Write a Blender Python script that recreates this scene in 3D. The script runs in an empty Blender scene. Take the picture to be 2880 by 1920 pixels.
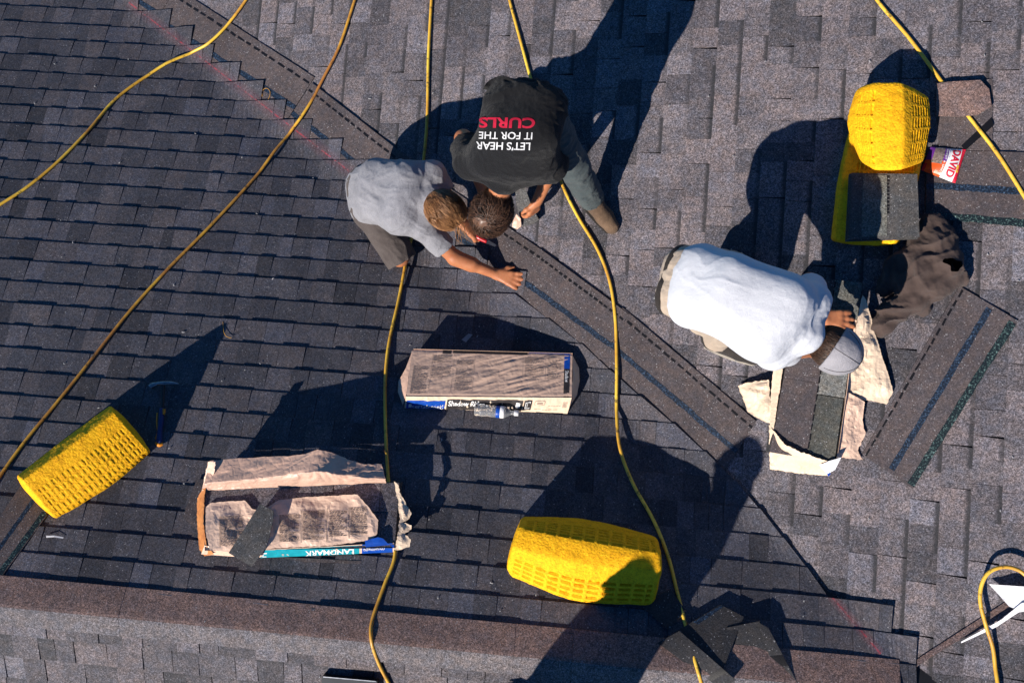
import bpy, bmesh, math, random
import numpy as np
from mathutils import Vector, Matrix, noise as mnoise
from mathutils.geometry import delaunay_2d_cdt
from mathutils.bvhtree import BVHTree

random.seed(7); RNG = np.random.default_rng(11)
scene = bpy.context.scene
col = scene.collection
R_ = math.radians

# ------------------------------------------------------------------ camera
Z0 = 9.0
def rotm(rx, ry, rz):
    return (Matrix.Rotation(rz, 3, 'Z') @ Matrix.Rotation(ry, 3, 'Y') @ Matrix.Rotation(rx, 3, 'X'))
CM = rotm(0.0777340570857092, 0.06102271995068612, 0.07911263313892603)
FPX = 2699.61
cam = bpy.data.cameras.new('camera')
cam.sensor_width = 36.0
cam.lens = FPX / 2880 * 36.0
cam.clip_end = 500
camo = bpy.data.objects.new('camera', cam)
camo.matrix_world = Matrix.Translation((0, 0, Z0)) @ CM.to_4x4()
col.objects.link(camo)
scene.camera = camo

# ------------------------------------------------------------------ light
SUN_EL, SUN_AZ = R_(34.5), R_(55.5)       # elevation; plan direction the light travels, from +X
w = bpy.data.worlds.new('World'); scene.world = w; w.use_nodes = True
nt = w.node_tree; bg = nt.nodes['Background']
sky = nt.nodes.new('ShaderNodeTexSky'); sky.sky_type = 'NISHITA'; sky.sun_disc = False
sky.sun_elevation = SUN_EL; sky.sun_rotation = R_(270) - SUN_AZ
sky.air_density = 0.6; sky.dust_density = 0.0; sky.ozone_density = 4.0
wb = nt.nodes.new('ShaderNodeMix'); wb.data_type = 'RGBA'; wb.blend_type = 'MULTIPLY'; wb.inputs[0].default_value = 1.0
wb.inputs[7].default_value = (0.38, 0.90, 1.20, 1)          # white balance of the blue sky light
nt.links.new(sky.outputs[0], wb.inputs[6]); nt.links.new(wb.outputs[2], bg.inputs[0]); bg.inputs[1].default_value = 0.07
LT = Vector((math.cos(SUN_EL) * math.cos(SUN_AZ), math.cos(SUN_EL) * math.sin(SUN_AZ), -math.sin(SUN_EL)))
sl = bpy.data.lights.new('sun', 'SUN'); sl.energy = 5.0; sl.angle = R_(0.5); sl.color = (1.0, 0.92, 0.83)
so = bpy.data.objects.new('sun', sl); so.rotation_euler = LT.to_track_quat('-Z', 'Y').to_euler(); so.location = (-8, -10, 20)
col.objects.link(so)
vs = scene.view_settings; vs.view_transform = 'Standard'; vs.look = 'None'; vs.gamma = 1.0; vs.exposure = 0.56
vs.use_curve_mapping = False

# ------------------------------------------------------------------ roof planes
tA, tB, tC = 0.3927541, 0.2851315, math.tan(R_(27))
zA, zB = Z0 - 5.27166922, Z0 - 5.36652331
EA = 0.143 * math.cos(math.atan(tA)); EB = 0.9475 * 0.143 * math.cos(math.atan(tB)); EC = 0.143 * math.cos(math.atan(tC))
YA0 = 2.53328; XB0 = 0.51904
YR = YA0 - 27 * EA - 0.128           # the ridge
def hA(x, y): return zA - tA * y
def hB(x, y): return zB + tB * x
def hC(x, y): return hA(x, YR) + tC * (y - YR)
def roof(x, y): return max(min(hA(x, y), hC(x, y)), hB(x, y))
def creaseX(y): return (zA - tA * y - zB) / tB
def ray(x, y):
    return CM @ Vector((x * 1.2244898 - 1440, 960 - y * 1.2244898, -FPX))
def at(x, y, h=0.0, pl=None):
    """point at vertical height h over the roof, seen at (x, y) of a 2352 px wide view"""
    d = ray(x, y)
    a = (zA + h - Z0) / (d.z + tA * d.y)
    b = (zB + h - Z0) / (d.z - tB * d.x)
    c = (hA(0, YR) - tC * YR + h - Z0) / (d.z - tC * d.y)
    t = {'A': a, 'B': b, 'C': c}.get(pl, min(max(a, c), b))
    return Vector((0, 0, Z0)) + d * t
def nrm(pl):
    return {'A': Vector((0, tA, 1)), 'B': Vector((-tB, 0, 1)), 'C': Vector((0, -tC, 1))}[pl].normalized()

# ------------------------------------------------------------------ scene helpers
def tag(o, label=None, cat=None, group=None, kind=None):
    if label: o['label'] = label
    if cat: o['category'] = cat
    if group: o['group'] = group
    if kind: o['kind'] = kind
    return o
def empty(name, loc, label, cat, group=None):
    o = bpy.data.objects.new(name, None); o.location = loc; o.empty_display_size = 0.1
    col.objects.link(o); tag(o, label, cat, group)
    return o
def link(name, me, m=None, parent=None, smooth=False):
    if m is not None:
        for mm in (m if isinstance(m, (list, tuple)) else [m]): me.materials.append(mm)
    if smooth: me.polygons.foreach_set('use_smooth', [True] * len(me.polygons))
    o = bpy.data.objects.new(name, me); col.objects.link(o)
    if parent is not None:
        o.parent = parent
        o.matrix_parent_inverse = Matrix.Translation(-Vector(parent.location)) if parent.parent is None and parent.type == 'EMPTY' else Matrix()
    return o
def pyd(verts, faces, uvs=None):
    me = bpy.data.meshes.new('m'); me.from_pydata([tuple(v) for v in verts], [], faces); me.update()
    if uvs is not None:
        l = me.uv_layers.new(name='UVMap')
        arr = [c for f in me.polygons for i in f.vertices for c in uvs[i]]
        l.data.foreach_set('uv', arr)
    return me
def rot_about(axis, ang): return Matrix.Rotation(ang, 3, axis)

# numpy value noise -------------------------------------------------
_perm = np.random.default_rng(3).random((32, 32, 32)).astype(np.float32)
def vnoise(p):
    p = np.asarray(p, dtype=np.float64); i = np.floor(p).astype(int); f = p - i; f = f * f * (3 - 2 * f)
    out = 0
    for a in (0, 1):
        for b in (0, 1):
            for c in (0, 1):
                w_ = (f[:, 0] if a else 1 - f[:, 0]) * (f[:, 1] if b else 1 - f[:, 1]) * (f[:, 2] if c else 1 - f[:, 2])
                out = out + w_ * _perm[(i[:, 0] + a) & 31, (i[:, 1] + b) & 31, (i[:, 2] + c) & 31]
    return out * 2 - 1
def fbm(p, o=3):
    p = np.asarray(p, float); s = 0; a = 1
    for k in range(o): s = s + a * vnoise(p * 2 ** k + 7.3 * k); a *= 0.5
    return s

# ------------------------------------------------------------------ materials
def newmat(name):
    m = bpy.data.materials.new(name); m.use_nodes = True
    nt = m.node_tree; return m, nt, nt.nodes['Principled BSDF']
def N(nt, t, **kw):
    n = nt.nodes.new(t)
    for k, v in kw.items():
        if hasattr(n, k): setattr(n, k, v)
        else: n.inputs[k].default_value = v
    return n
def coord(nt, out='Object'): return nt.nodes.new('ShaderNodeTexCoord').outputs[out]
def ramp(nt, fac, stops, interp='LINEAR'):
    r = nt.nodes.new('ShaderNodeValToRGB'); r.color_ramp.interpolation = interp
    e = r.color_ramp.elements
    while len(e) < len(stops): e.new(0.5)
    for i, (p, c) in enumerate(stops):
        e[i].position = p; e[i].color = (*c, 1) if len(c) == 3 else c
    nt.links.new(fac, r.inputs[0]); return r.outputs[0]
def mixc(nt, a, b, fac, mode='MIX'):
    n = nt.nodes.new('ShaderNodeMix'); n.data_type = 'RGBA'; n.blend_type = mode
    for s, v in ((n.inputs[6], a), (n.inputs[7], b), (n.inputs[0], fac)):
        if isinstance(v, (int, float)): s.default_value = v
        elif isinstance(v, tuple): s.default_value = (*v, 1)
        else: nt.links.new(v, s)
    return n.outputs[2]
def math_(nt, op, a, b=None, c=None):
    n = nt.nodes.new('ShaderNodeMath'); n.operation = op
    for s, v in zip(n.inputs, (a, b, c)):
        if v is None: continue
        if isinstance(v, (int, float)): s.default_value = v
        else: nt.links.new(v, s)
    return n.outputs[0]
def noise_(nt, vec, scale, detail=2, rough=0.5):
    n = N(nt, 'ShaderNodeTexNoise', Scale=scale, Detail=detail, Roughness=rough)
    if vec is not None: nt.links.new(vec, n.inputs['Vector'])
    return n.outputs[0]
def bump(nt, b, h, strength, dist):
    n = N(nt, 'ShaderNodeBump', Strength=strength, Distance=dist)
    nt.links.new(h, n.inputs['Height']); nt.links.new(n.outputs[0], b.inputs['Normal'])

def granule_mat(name, stops, speck=1.0, band=0.0, red=None, flakes=0.006, gl=0.3):
    m, nt, b = newmat(name)
    co = coord(nt)
    isl = nt.nodes.new('ShaderNodeNewGeometry').outputs['Random Per Island']
    base = ramp(nt, isl, stops)
    # broad weathering
    base = mixc(nt, base, ramp(nt, noise_(nt, co, 3.5, 3), [(0.3, (0.78, 0.78, 0.80)), (0.7, (1.15, 1.14, 1.13))]), 1.0, 'MULTIPLY')
    # blotches of colour between granule lots
    base = mixc(nt, base, ramp(nt, noise_(nt, co, 22, 3), [(0.35, (0.86, 0.90, 1.0)), (0.65, (1.10, 1.02, 1.0))]), 1.0, 'MULTIPLY')
    lo, hi = 1 - 0.62 * speck, 1 + 0.75 * speck
    v = N(nt, 'ShaderNodeTexVoronoi', Scale=250.0); nt.links.new(co, v.inputs['Vector'])
    sep = nt.nodes.new('ShaderNodeSeparateColor'); nt.links.new(v.outputs['Color'], sep.inputs[0])
    base = mixc(nt, base, ramp(nt, sep.outputs[0], [(0.0, (lo, lo, lo)), (0.55, (0.95, 0.95, 0.95)), (1.0, (hi, hi, hi))]), 1.0, 'MULTIPLY')
    v2 = N(nt, 'ShaderNodeTexVoronoi', Scale=120.0); nt.links.new(co, v2.inputs['Vector'])
    sep2 = nt.nodes.new('ShaderNodeSeparateColor'); nt.links.new(v2.outputs['Color'], sep2.inputs[0])
    l2, h2 = 1 - 0.28 * speck, 1 + 0.3 * speck
    base = mixc(nt, base, ramp(nt, sep2.outputs[1], [(0.0, (l2, l2, l2)), (1.0, (h2, h2, h2))]), 1.0, 'MULTIPLY')
    fl = math_(nt, 'GREATER_THAN', sep.outputs[2], 1 - flakes)
    base = mixc(nt, base, (0.4, 0.4, 0.42), math_(nt, 'MULTIPLY', fl, 0.55))
    if band:
        uv = nt.nodes.new('ShaderNodeUVMap').outputs[0]
        sx = nt.nodes.new('ShaderNodeSeparateXYZ'); nt.links.new(uv, sx.inputs[0])
        wob = math_(nt, 'ADD', sx.outputs[1], math_(nt, 'MULTIPLY', math_(nt, 'SUBTRACT', noise_(nt, co, 60, 2), 0.5), 0.12))
        k = nt.nodes.new('ShaderNodeMapRange'); k.inputs[1].default_value = 0.76; k.inputs[2].default_value = 0.88
        nt.links.new(wob, k.inputs[0])
        amt = math_(nt, 'MULTIPLY', k.outputs[0], math_(nt, 'MULTIPLY', ramp(nt, math_(nt, 'FRACT', math_(nt, 'MULTIPLY', isl, 17.3)), [(0.45, (0, 0, 0)), (0.7, (1, 1, 1))]), band))
        base = mixc(nt, base, (0.025, 0.025, 0.028), amt)
    if red:
        g = nt.nodes.new('ShaderNodeSeparateXYZ'); nt.links.new(co, g.inputs[0])
        for (x0, y0, x1, y1, wide, st) in red:
            L = math.hypot(x1 - x0, y1 - y0); nx, ny = -(y1 - y0) / L, (x1 - x0) / L; tx, ty = ny, -nx
            d = math_(nt, 'ADD', math_(nt, 'MULTIPLY', g.outputs[0], nx), math_(nt, 'ADD', math_(nt, 'MULTIPLY', g.outputs[1], ny), -(x0 * nx + y0 * ny)))
            s = math_(nt, 'ADD', math_(nt, 'MULTIPLY', g.outputs[0], tx), math_(nt, 'ADD', math_(nt, 'MULTIPLY', g.outputs[1], ty), -(x0 * tx + y0 * ty)))
            inside = math_(nt, 'MULTIPLY', math_(nt, 'GREATER_THAN', s, 0.0), math_(nt, 'LESS_THAN', s, L))
            ad = math_(nt, 'ABSOLUTE', d)
            nz = noise_(nt, co, 28, 4, 0.7)
            line = math_(nt, 'MULTIPLY', math_(nt, 'LESS_THAN', ad, 0.0042), ramp(nt, nz, [(0.42, (0, 0, 0)), (0.6, (1, 1, 1))]))
            mr = nt.nodes.new('ShaderNodeMapRange'); mr.inputs[1].default_value = 0; mr.inputs[2].default_value = wide; mr.inputs[3].default_value = 1; mr.inputs[4].default_value = 0
            nt.links.new(ad, mr.inputs[0])
            halo = math_(nt, 'MULTIPLY', math_(nt, 'MULTIPLY', mr.outputs[0], nz), st)
            fac = math_(nt, 'MULTIPLY', inside, math_(nt, 'MAXIMUM', math_(nt, 'MULTIPLY', line, 0.55), halo))
            base = mixc(nt, base, (0.42, 0.03, 0.05), fac)
    nt.links.new(base, b.inputs['Base Color'])
    b.inputs['Roughness'].default_value = 0.8; b.inputs['Specular IOR Level'].default_value = gl
    bump(nt, b, math_(nt, 'ADD', sep.outputs[0], sep2.outputs[1]), 0.55, 0.0015)
    return m

def simple_mat(name, c1, c2=None, scale=8, rough=0.6, spec=0.3, bs=0.0, bscale=200, bd=0.001, metal=0, detail=4, c3=None):
    m, nt, b = newmat(name); co = coord(nt)
    c2 = c2 or tuple(0.75 * x for x in c1)
    st = [(0.3, c2), (0.7, c1)] if c3 is None else [(0.25, c2), (0.55, c1), (0.8, c3)]
    nt.links.new(ramp(nt, noise_(nt, co, scale, detail, 0.6), st), b.inputs['Base Color'])
    b.inputs['Roughness'].default_value = rough; b.inputs['Specular IOR Level'].default_value = spec; b.inputs['Metallic'].default_value = metal
    if bs: bump(nt, b, noise_(nt, co, bscale, 3), bs, bd)
    return m

def paper_mat(name, c1, c2, rough=0.55, crease=0.5):
    m, nt, b = newmat(name); co = coord(nt)
    base = ramp(nt, noise_(nt, co, 9, 5, 0.6), [(0.3, c2), (0.7, c1)])
    nt.links.new(base, b.inputs['Base Color'])
    b.inputs['Roughness'].default_value = rough; b.inputs['Specular IOR Level'].default_value = 0.35
    v = N(nt, 'ShaderNodeTexVoronoi', Scale=26.0); v.feature = 'DISTANCE_TO_EDGE'
    dist = nt.nodes.new('ShaderNodeVectorMath'); dist.operation = 'ADD'
    nn = nt.nodes.new('ShaderNodeTexNoise'); nn.inputs['Scale'].default_value = 14; nt.links.new(co, nn.inputs['Vector'])
    sc = nt.nodes.new('ShaderNodeVectorMath'); sc.operation = 'SCALE'; sc.inputs[3].default_value = 0.06
    nt.links.new(nn.outputs[1], sc.inputs[0]); nt.links.new(co, dist.inputs[0]); nt.links.new(sc.outputs[0], dist.inputs[1])
    nt.links.new(dist.outputs[0], v.inputs['Vector'])
    bump(nt, b, math_(nt, 'ADD', v.outputs['Distance'], math_(nt, 'MULTIPLY', noise_(nt, co, 70, 3), 0.25)), crease * 0.55, 0.012)
    return m

# line of the valley crease, for the red chalk
c0, c1 = at(300, 10, 0, 'A'), at(815, 405, 0, 'A')
c2_, c3_ = at(1900, 1358, 0, 'A'), at(2022, 1500, 0, 'A')
STOPS = [(0.0, (0.034, 0.035, 0.042)), (0.08, (0.049, 0.050, 0.060)), (0.35, (0.060, 0.061, 0.071)), (0.55, (0.069, 0.069, 0.080)), (0.75, (0.083, 0.077, 0.083)), (1.0, (0.082, 0.085, 0.104))]  # shade of the slope turned from the sun is put into these darker colours
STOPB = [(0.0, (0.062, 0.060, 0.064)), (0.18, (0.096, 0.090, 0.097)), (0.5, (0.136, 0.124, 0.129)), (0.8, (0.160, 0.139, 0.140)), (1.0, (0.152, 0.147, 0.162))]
M = {}
M['shA'] = granule_mat('shingle_granules_shaded_slope', STOPS, 0.72, 0.0, red=[(c0.x, c0.y, c1.x, c1.y, 0.05, 0.15), (c2_.x, c2_.y, c3_.x, c3_.y, 0.03, 0.25)])
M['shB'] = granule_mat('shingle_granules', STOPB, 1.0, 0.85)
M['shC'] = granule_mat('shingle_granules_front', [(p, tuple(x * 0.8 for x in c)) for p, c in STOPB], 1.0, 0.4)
M['strip'] = granule_mat('starter_strip_granules', [(0, (0.066, 0.056, 0.056)), (1, (0.090, 0.075, 0.074))], 0.6, flakes=0.013)
M['cut'] = granule_mat('shingle_piece_granules', [(0, (0.05, 0.05, 0.05)), (1, (0.075, 0.075, 0.072))], 0.7, flakes=0.01)
M['green'] = granule_mat('shingle_face_granules', [(0, (0.10, 0.105, 0.092)), (1, (0.125, 0.13, 0.112))], 0.9)
M['greenlight'] = granule_mat('pale_green_shingle_granules', [(0, (0.15, 0.155, 0.14)), (1, (0.18, 0.185, 0.165))], 0.8)  # a lighter grey-green for one top shingle of the opened stack
M['cut2'] = granule_mat('olive_shingle_granules', [(0, (0.062, 0.064, 0.054)), (1, (0.078, 0.08, 0.068))], 0.7)
M['heap'] = granule_mat('dark_shingle_back', [(0, (0.022, 0.022, 0.024)), (1, (0.036, 0.036, 0.037))], 0.6, flakes=0.012)
M['cap_sunlit'] = granule_mat('sunlit_cap_granules', [(0, (0.105, 0.098, 0.10)), (1, (0.14, 0.128, 0.13))], 1.0)  # front half of each cap: same granules, with sunlit grey put into the colour
M['cap'] = granule_mat('ridge_cap_granules', [(0, (0.145, 0.106, 0.096)), (0.5, (0.168, 0.116, 0.100)), (1, (0.195, 0.132, 0.112))], 0.9)
M['deck'] = simple_mat('roof_underlay', (0.02, 0.02, 0.022))
def seal_mat(name, c, c2):
    m, nt, b = newmat(name); co = coord(nt)
    nt.links.new(ramp(nt, noise_(nt, co, 120, 4, 0.7), [(0.42, (0.006, 0.008, 0.012)), (0.55, c2), (0.72, c)]), b.inputs['Base Color'])
    b.inputs['Roughness'].default_value = 0.4
    return m
M['seal'] = seal_mat('sealant_blue_black', (0.10, 0.16, 0.25), (0.012, 0.025, 0.05))
M['sealg'] = seal_mat('sealant_green_black', (0.22, 0.34, 0.32), (0.008, 0.022, 0.022))
M['tar'] = simple_mat('tar_black', (0.006, 0.006, 0.008), rough=0.45)

# ------------------------------------------------------------------ the roof covering
class Tabs:
    def __init__(s): s.v = []; s.f = []; s.uv = []
    def tab(s, pos, a0, a1, d0, d1, hb, hu, ends=None, nseg=1, low=-0.004):
        """pos(a, d, h) -> point; butt at d0, upslope end at d1; ends: (a1 at butt, a1 at top)"""
        b0 = len(s.v)
        e0, e1 = ends if ends else (a1, a1)
        for i in range(nseg + 1):
            t = i / nseg
            ab = a0 + (e0 - a0) * t; au = a0 + (e1 - a0) * t
            s.v += [pos(ab, d0, hb), pos(au, d1, hu), pos(ab, d0, low), pos(au, d1, low)]
            s.uv += [(t, 0), (t, 1), (t, 0), (t, 1)]
        for i in range(nseg):
            k = b0 + 4 * i
            s.f += [(k, k + 4, k + 5, k + 1), (k + 2, k + 6, k + 4, k)]
        s.f += [(b0, b0 + 1, b0 + 3, b0 + 2)]
        k = b0 + 4 * nseg; s.f += [(k, k + 2, k + 3, k + 1)]
    def mesh(s):
        me = pyd(s.v, s.f, s.uv)
        bm = bmesh.new(); bm.from_mesh(me); bmesh.ops.recalc_face_normals(bm, faces=bm.faces); bm.to_mesh(me); bm.free()
        return me
def widths(a0, a1, rnd, lo=0.070, hi=0.155):
    a = a0; tooth = rnd.random() < 0.5
    while a < a1:
        wd = rnd.uniform(lo, hi)
        yield a, min(a + wd, a1), tooth
        a += wd
        if rnd.random() < 0.88: tooth = not tooth

roof_e = empty('shingled_roof', (0, 0, zA), 'grey architectural shingle roof with a brown ridge and a diagonal valley, covering the whole view', 'roof')
rnd = random.Random(5)

# cut ends of slope A along the valley
ENDPX = {0: (390, 45), 1: (440, 85), 2: (487, 128), 3: (548, 170), 4: (602, 212), 5: (653, 255), 6: (713, 300), 7: (783, 347),
         8: (850, 395), 9: (922, 440), 10: (985, 492), 11: (1047, 545), 12: (1119, 600), 13: (1204, 665)}
CUT = [at(*p, 0.01, 'B') for p in ((1150, 650), (1204, 692), (1320, 775), (1440, 884), (1570, 990), (1700, 1112), (1800, 1235), (1903, 1364))]
def cutX(y):
    for p, q in zip(CUT, CUT[1:]):
        if q.y <= y <= p.y: return p.x + (q.x - p.x) * (p.y - y) / (p.y - q.y)
    return CUT[0].x if y > CUT[0].y else CUT[-1].x
SA = Tabs()
def posA(yb):
    def f(a, d, h):
        y = yb - d
        xc = creaseX(y)
        k = min(1, max(0, (a - (xc - 0.10)) / 0.10))
        z = max(hA(a, y), hB(a, y)) if y > YR else min(hA(a, y), hC(a, y))
        return Vector((a, y, z + h + 0.017 * k))
    return f
for n in range(-30, 28):
    yb = YA0 - n * EA
    if n < 0: xe = (creaseX(yb) + 0.16,) * 2
    elif n in ENDPX:
        p = at(*ENDPX[n], 0.015, 'B'); xe = (p.x + 0.008, p.x - 0.003)
    elif n < 25: xe = (cutX(yb), cutX(yb - EA))
    else: xe = (at({25: 2048, 26: 2106, 27: 2106}[n], 1375, 0).x,) * 2
    for a0, a1, tooth in widths(-8.5 + rnd.random() * .1, max(xe), rnd):
        hb = (0.0122 if tooth else 0.0078) + rnd.uniform(-0.0008, 0.0010)
        hu = 0.0012
        if rnd.random() < 0.05: hb += 0.002
        if a0 > min(xe) - 0.03: continue
        e = xe if a1 > min(xe) - 0.03 else (a1, a1)
        g = 0.0012 if rnd.random() < 0.4 else 0.0
        nseg = 1 if e[0] < creaseX(yb) - 0.2 else 5
        SA.tab(posA(yb), a0 + g, a1, 0.0, EA + 0.004, hb, hu, (e[0] - g, e[1] - g), nseg)
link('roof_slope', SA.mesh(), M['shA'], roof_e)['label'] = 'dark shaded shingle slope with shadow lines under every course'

SB = Tabs()
def posB(xb):
    return lambda a, d, h: Vector((xb + d, a, hB(xb + d, a) + h))
for m_ in range(-48, 42):
    xb = XB0 + m_ * EB
    for a0, a1, tooth in widths(-5.5 + rnd.random() * .1, 6.6, rnd, 0.095, 0.20):
        if creaseX(a1) > xb + 0.35 and a1 > YR: continue
        hb = (0.0062 if tooth else 0.0036) + rnd.uniform(-0.0006, 0.0008)
        g = 0.0014 if rnd.random() < 0.35 else 0.0
        sk = rnd.uniform(-0.011, 0.010)
        SB.tab(posB(xb), a0 + g, a1 - g, 0.0, EB + 0.004, hb, 0.0010, (a1 - g, a1 - g + (sk if tooth else 0)), 1)
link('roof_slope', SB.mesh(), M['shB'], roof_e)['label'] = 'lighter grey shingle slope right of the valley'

SC = Tabs()
def posC(yb):
    return lambda a, d, h: Vector((a, yb + d, hC(a, yb + d) + h))
for n in range(0, 22):
    yb = YR - 0.03 - (n + 1) * EC
    for a0, a1, tooth in widths(-8.5 + rnd.random() * .1, 5.0, rnd, 0.08, 0.2):
        if hB(a0, yb) > hC(a0, yb + EC) + 0.01: continue
        hb = (0.0100 if tooth else 0.0040) + rnd.uniform(-0.0006, 0.0008)
        SC.tab(posC(yb), a0, a1 - (0.0045 if rnd.random() < .5 else 0), 0.0, EC + 0.004, hb, 0.001)
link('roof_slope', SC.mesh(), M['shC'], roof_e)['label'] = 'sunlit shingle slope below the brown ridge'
# decking under the shingles
V = [(-8.4, 6.4, hA(0, 6.4) - .01), (-8.4, YR, hA(0, YR) - .01), (6, YR, hA(0, YR) - .01), (6, 6.4, hA(0, 6.4) - .01), (-8.4, -4.2, hC(0, -4.2) - .01), (6, -4.2, hC(0, -4.2) - .01),
     (-5.6, 6.4, hB(-5.6, 0) - .012), (-5.6, -5.4, hB(-5.6, 0) - .012), (5.9, -5.4, hB(5.9, 0) - .012), (5.9, 6.4, hB(5.9, 0) - .012)]
link('roof_deck', pyd(V, [(0, 1, 2, 3), (1, 4, 5, 2), (6, 7, 8, 9)]), M['deck'], roof_e)

# ridge caps
def ridge_piece(x0, x1, lift, parent, name='ridge_cap'):
    S_ = [0.145, 0.125, 0.105, 0.08, 0.055, 0.03, 0.014, 0.0, -0.012, -0.026, -0.045, -0.065, -0.085, -0.10]
    prof = []
    for s in S_:
        k = math.sqrt(s * s + 0.010 ** 2) - 0.010
        prof.append((s, -(tA if s > 0 else tC) * k))
    vs_, fs = [], []
    nx = 14
    for j in range(nx + 1):
        x = x0 + (x1 - x0) * j / nx
        l = lift + 0.004 - 0.003 * j / nx
        for (s, dz) in prof:
            e = 0.0022 * mnoise.noise(Vector((x * 5, s * 12, 1)))
            vs_.append((x + 0.004 * mnoise.noise(Vector((s * 9, x0, 3))), YR + s, hA(x, YR) + dz + l + 0.006 + e))
    n = len(prof)
    mi = []
    for j in range(nx):
        for i in range(n - 1):
            a = j * n + i; fs.append((a, a + 1, a + n + 1, a + n)); mi.append(1 if i >= 7 else 0)
    m0 = len(vs_)
    vs_ += [(v[0], v[1], v[2] - 0.0045) for v in vs_]
    edge = [j * n for j in range(nx + 1)], [j * n + n - 1 for j in range(nx + 1)], list(range(n)), [nx * n + i for i in range(n)]
    for E in edge:
        for a, b in zip(E, E[1:]): fs.append((a, b, b + m0, a + m0)); mi.append(0)
    me = pyd(vs_, fs)
    me.materials.append(M['cap']); me.materials.append(M['cap_sunlit']); me.polygons.foreach_set('material_index', mi)
    bm = bmesh.new(); bm.from_mesh(me); bmesh.ops.recalc_face_normals(bm, faces=bm.faces)
    if sum(f.normal.z for f in bm.faces) < 0: bmesh.ops.reverse_faces(bm, faces=bm.faces[:])
    bm.to_mesh(me); bm.free()
    return link(name, me, None, parent)
xs_ = [at(x, y, 0).x for x, y in ((-240, 1350), (277, 1372), (720, 1430), (1173, 1462), (1317, 1475), (1790, 1520))]
xend = at(2056, 1548, 0).x
xs_ = [-8.5, -7.5, -6.5, -5.3, -4.3] + xs_ + [xend]
for k, (a, b_) in enumerate(zip(xs_, xs_[1:])):
    ridge_piece(a, b_ + 0.02, 0.0045 * ((len(xs_) - k) % 2), roof_e)

# flat shingle plates -----------------------------------------------------------------
def grid_plate(corners, mat, thick=0.004, n=(10, 4), wob=0.0, name='shingle_plate', parent=None, curl=None):
    """corners: P00, P10, P11, P01 in world; a thin plate with some wave"""
    c = [Vector(p) for p in corners]
    def S(u, v): return (c[0] * (1 - u) + c[1] * u) * (1 - v) + (c[3] * (1 - u) + c[2] * u) * v
    vs_, fs = [], []
    nu, nv = n
    seed = random.random() * 50
    S_flat = S
    def S(u, v):
        p = S_flat(u, v)
        if wob: p = p + Vector((0, 0, wob * (mnoise.noise(p * 3.0 + Vector((seed, 0, 0))) + 0.5)))
        if curl: p = p + Vector((0, 0, curl(u, v)))
        return p
    for i in range(nu + 1):
        for j in range(nv + 1):
            p = S(i / nu, j / nv)
            vs_.append(p)
    for i in range(nu):
        for j in range(nv):
            a = i * (nv + 1) + j; fs.append((a, a + nv + 1, a + nv + 2, a + 1))
    me = pyd(vs_, fs)
    bm = bmesh.new(); bm.from_mesh(me)
    bmesh.ops.recalc_face_normals(bm, faces=bm.faces)
    if sum(f.normal.z for f in bm.faces) < 0: bmesh.ops.reverse_faces(bm, faces=bm.faces[:])
    r = bmesh.ops.extrude_face_region(bm, geom=bm.faces[:])
    bmesh.ops.translate(bm, verts=[v for v in r['geom'] if isinstance(v, bmesh.types.BMVert)], vec=(0, 0, -thick))
    bmesh.ops.recalc_face_normals(bm, faces=bm.faces); bm.to_mesh(me); bm.free()
    o = link(name, me, mat, parent)
    return o, S
def seal_lines(S, parent, lines, name, mat, off=0.0012, wav=True):
    """lines: (u0, u1, v0, v1, dash) ribbons laid on a plate"""
    vs_, fs = [], []
    for (u0, u1, v0, v1, dash) in lines:
        segs = []
        if dash:
            u = u0 + 0.01
            while u < u1:
                l = random.uniform(0.03, 0.046); segs.append((u, min(u + l, u1))); u += l + random.uniform(0.012, 0.022)
        else:
            k = 24
            segs = [(u0 + (u1 - u0) * i / k, u0 + (u1 - u0) * (i + 1) / k) for i in range(k)]
        pw = (0, 0)
        for (a, b) in segs:
            jj = (random.uniform(-.008, .008), random.uniform(-.008, .008)) if wav else (0, 0)
            k = len(vs_)
            vs_ += [S(a, v0 + pw[0]), S(b, v0 + jj[0]), S(b, v1 + jj[1]), S(a, v1 + pw[1])]
            pw = (0, 0) if dash else jj
            fs.append((k, k + 1, k + 2, k + 3))
    vs_ = [v + Vector((0, 0, off)) for v in vs_]
    me = pyd(vs_, fs); bm = bmesh.new(); bm.from_mesh(me)
    for f in bm.faces:
        f.normal_update()
        if f.normal.z < 0: f.normal_flip()
    r = bmesh.ops.extrude_face_region(bm, geom=bm.faces[:])
    bmesh.ops.translate(bm, verts=[v for v in r['geom'] if isinstance(v, bmesh.types.BMVert)], vec=(0, 0, -off * 0.8))
    bmesh.ops.recalc_face_normals(bm, faces=bm.faces); bm.to_mesh(me); bm.free()
    return link(name, me, mat, parent)

# strips laid along the valley (parts of the roof)
WV = (-80, 124)
def vstrip(p, q, h):
    a, b = at(*p, h, 'B'), at(*q, h, 'B')
    c, d = at(q[0] + WV[0], q[1] + WV[1], h, 'B'), at(p[0] + WV[0], p[1] + WV[1], h, 'B')
    o, S = grid_plate([a, b, c, d], M['strip'], 0.0045, (10, 4), 0.0015, 'valley_strip', roof_e)
    seal_lines(S, o, [(0.0, 1.0, 0.10, 0.135, True)], 'adhesive_dashes', M['tar'])
    seal_lines(S, o, [(0.0, 1.0, 0.52, 0.60, False)], 'sealant_line', M['seal'])
for k, (p, q) in enumerate([((50, -275), (410, -35)), ((390, -37), (722, 178)), ((716, 190), (982, 398)), ((975, 393), (1246, 575)), ((1240, 571), (1445, 722)), ((1430, 706), (1737, 967))]):
    vstrip(p, q, 0.0115 + (0.0005 if k % 2 else 0.0050))

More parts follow.
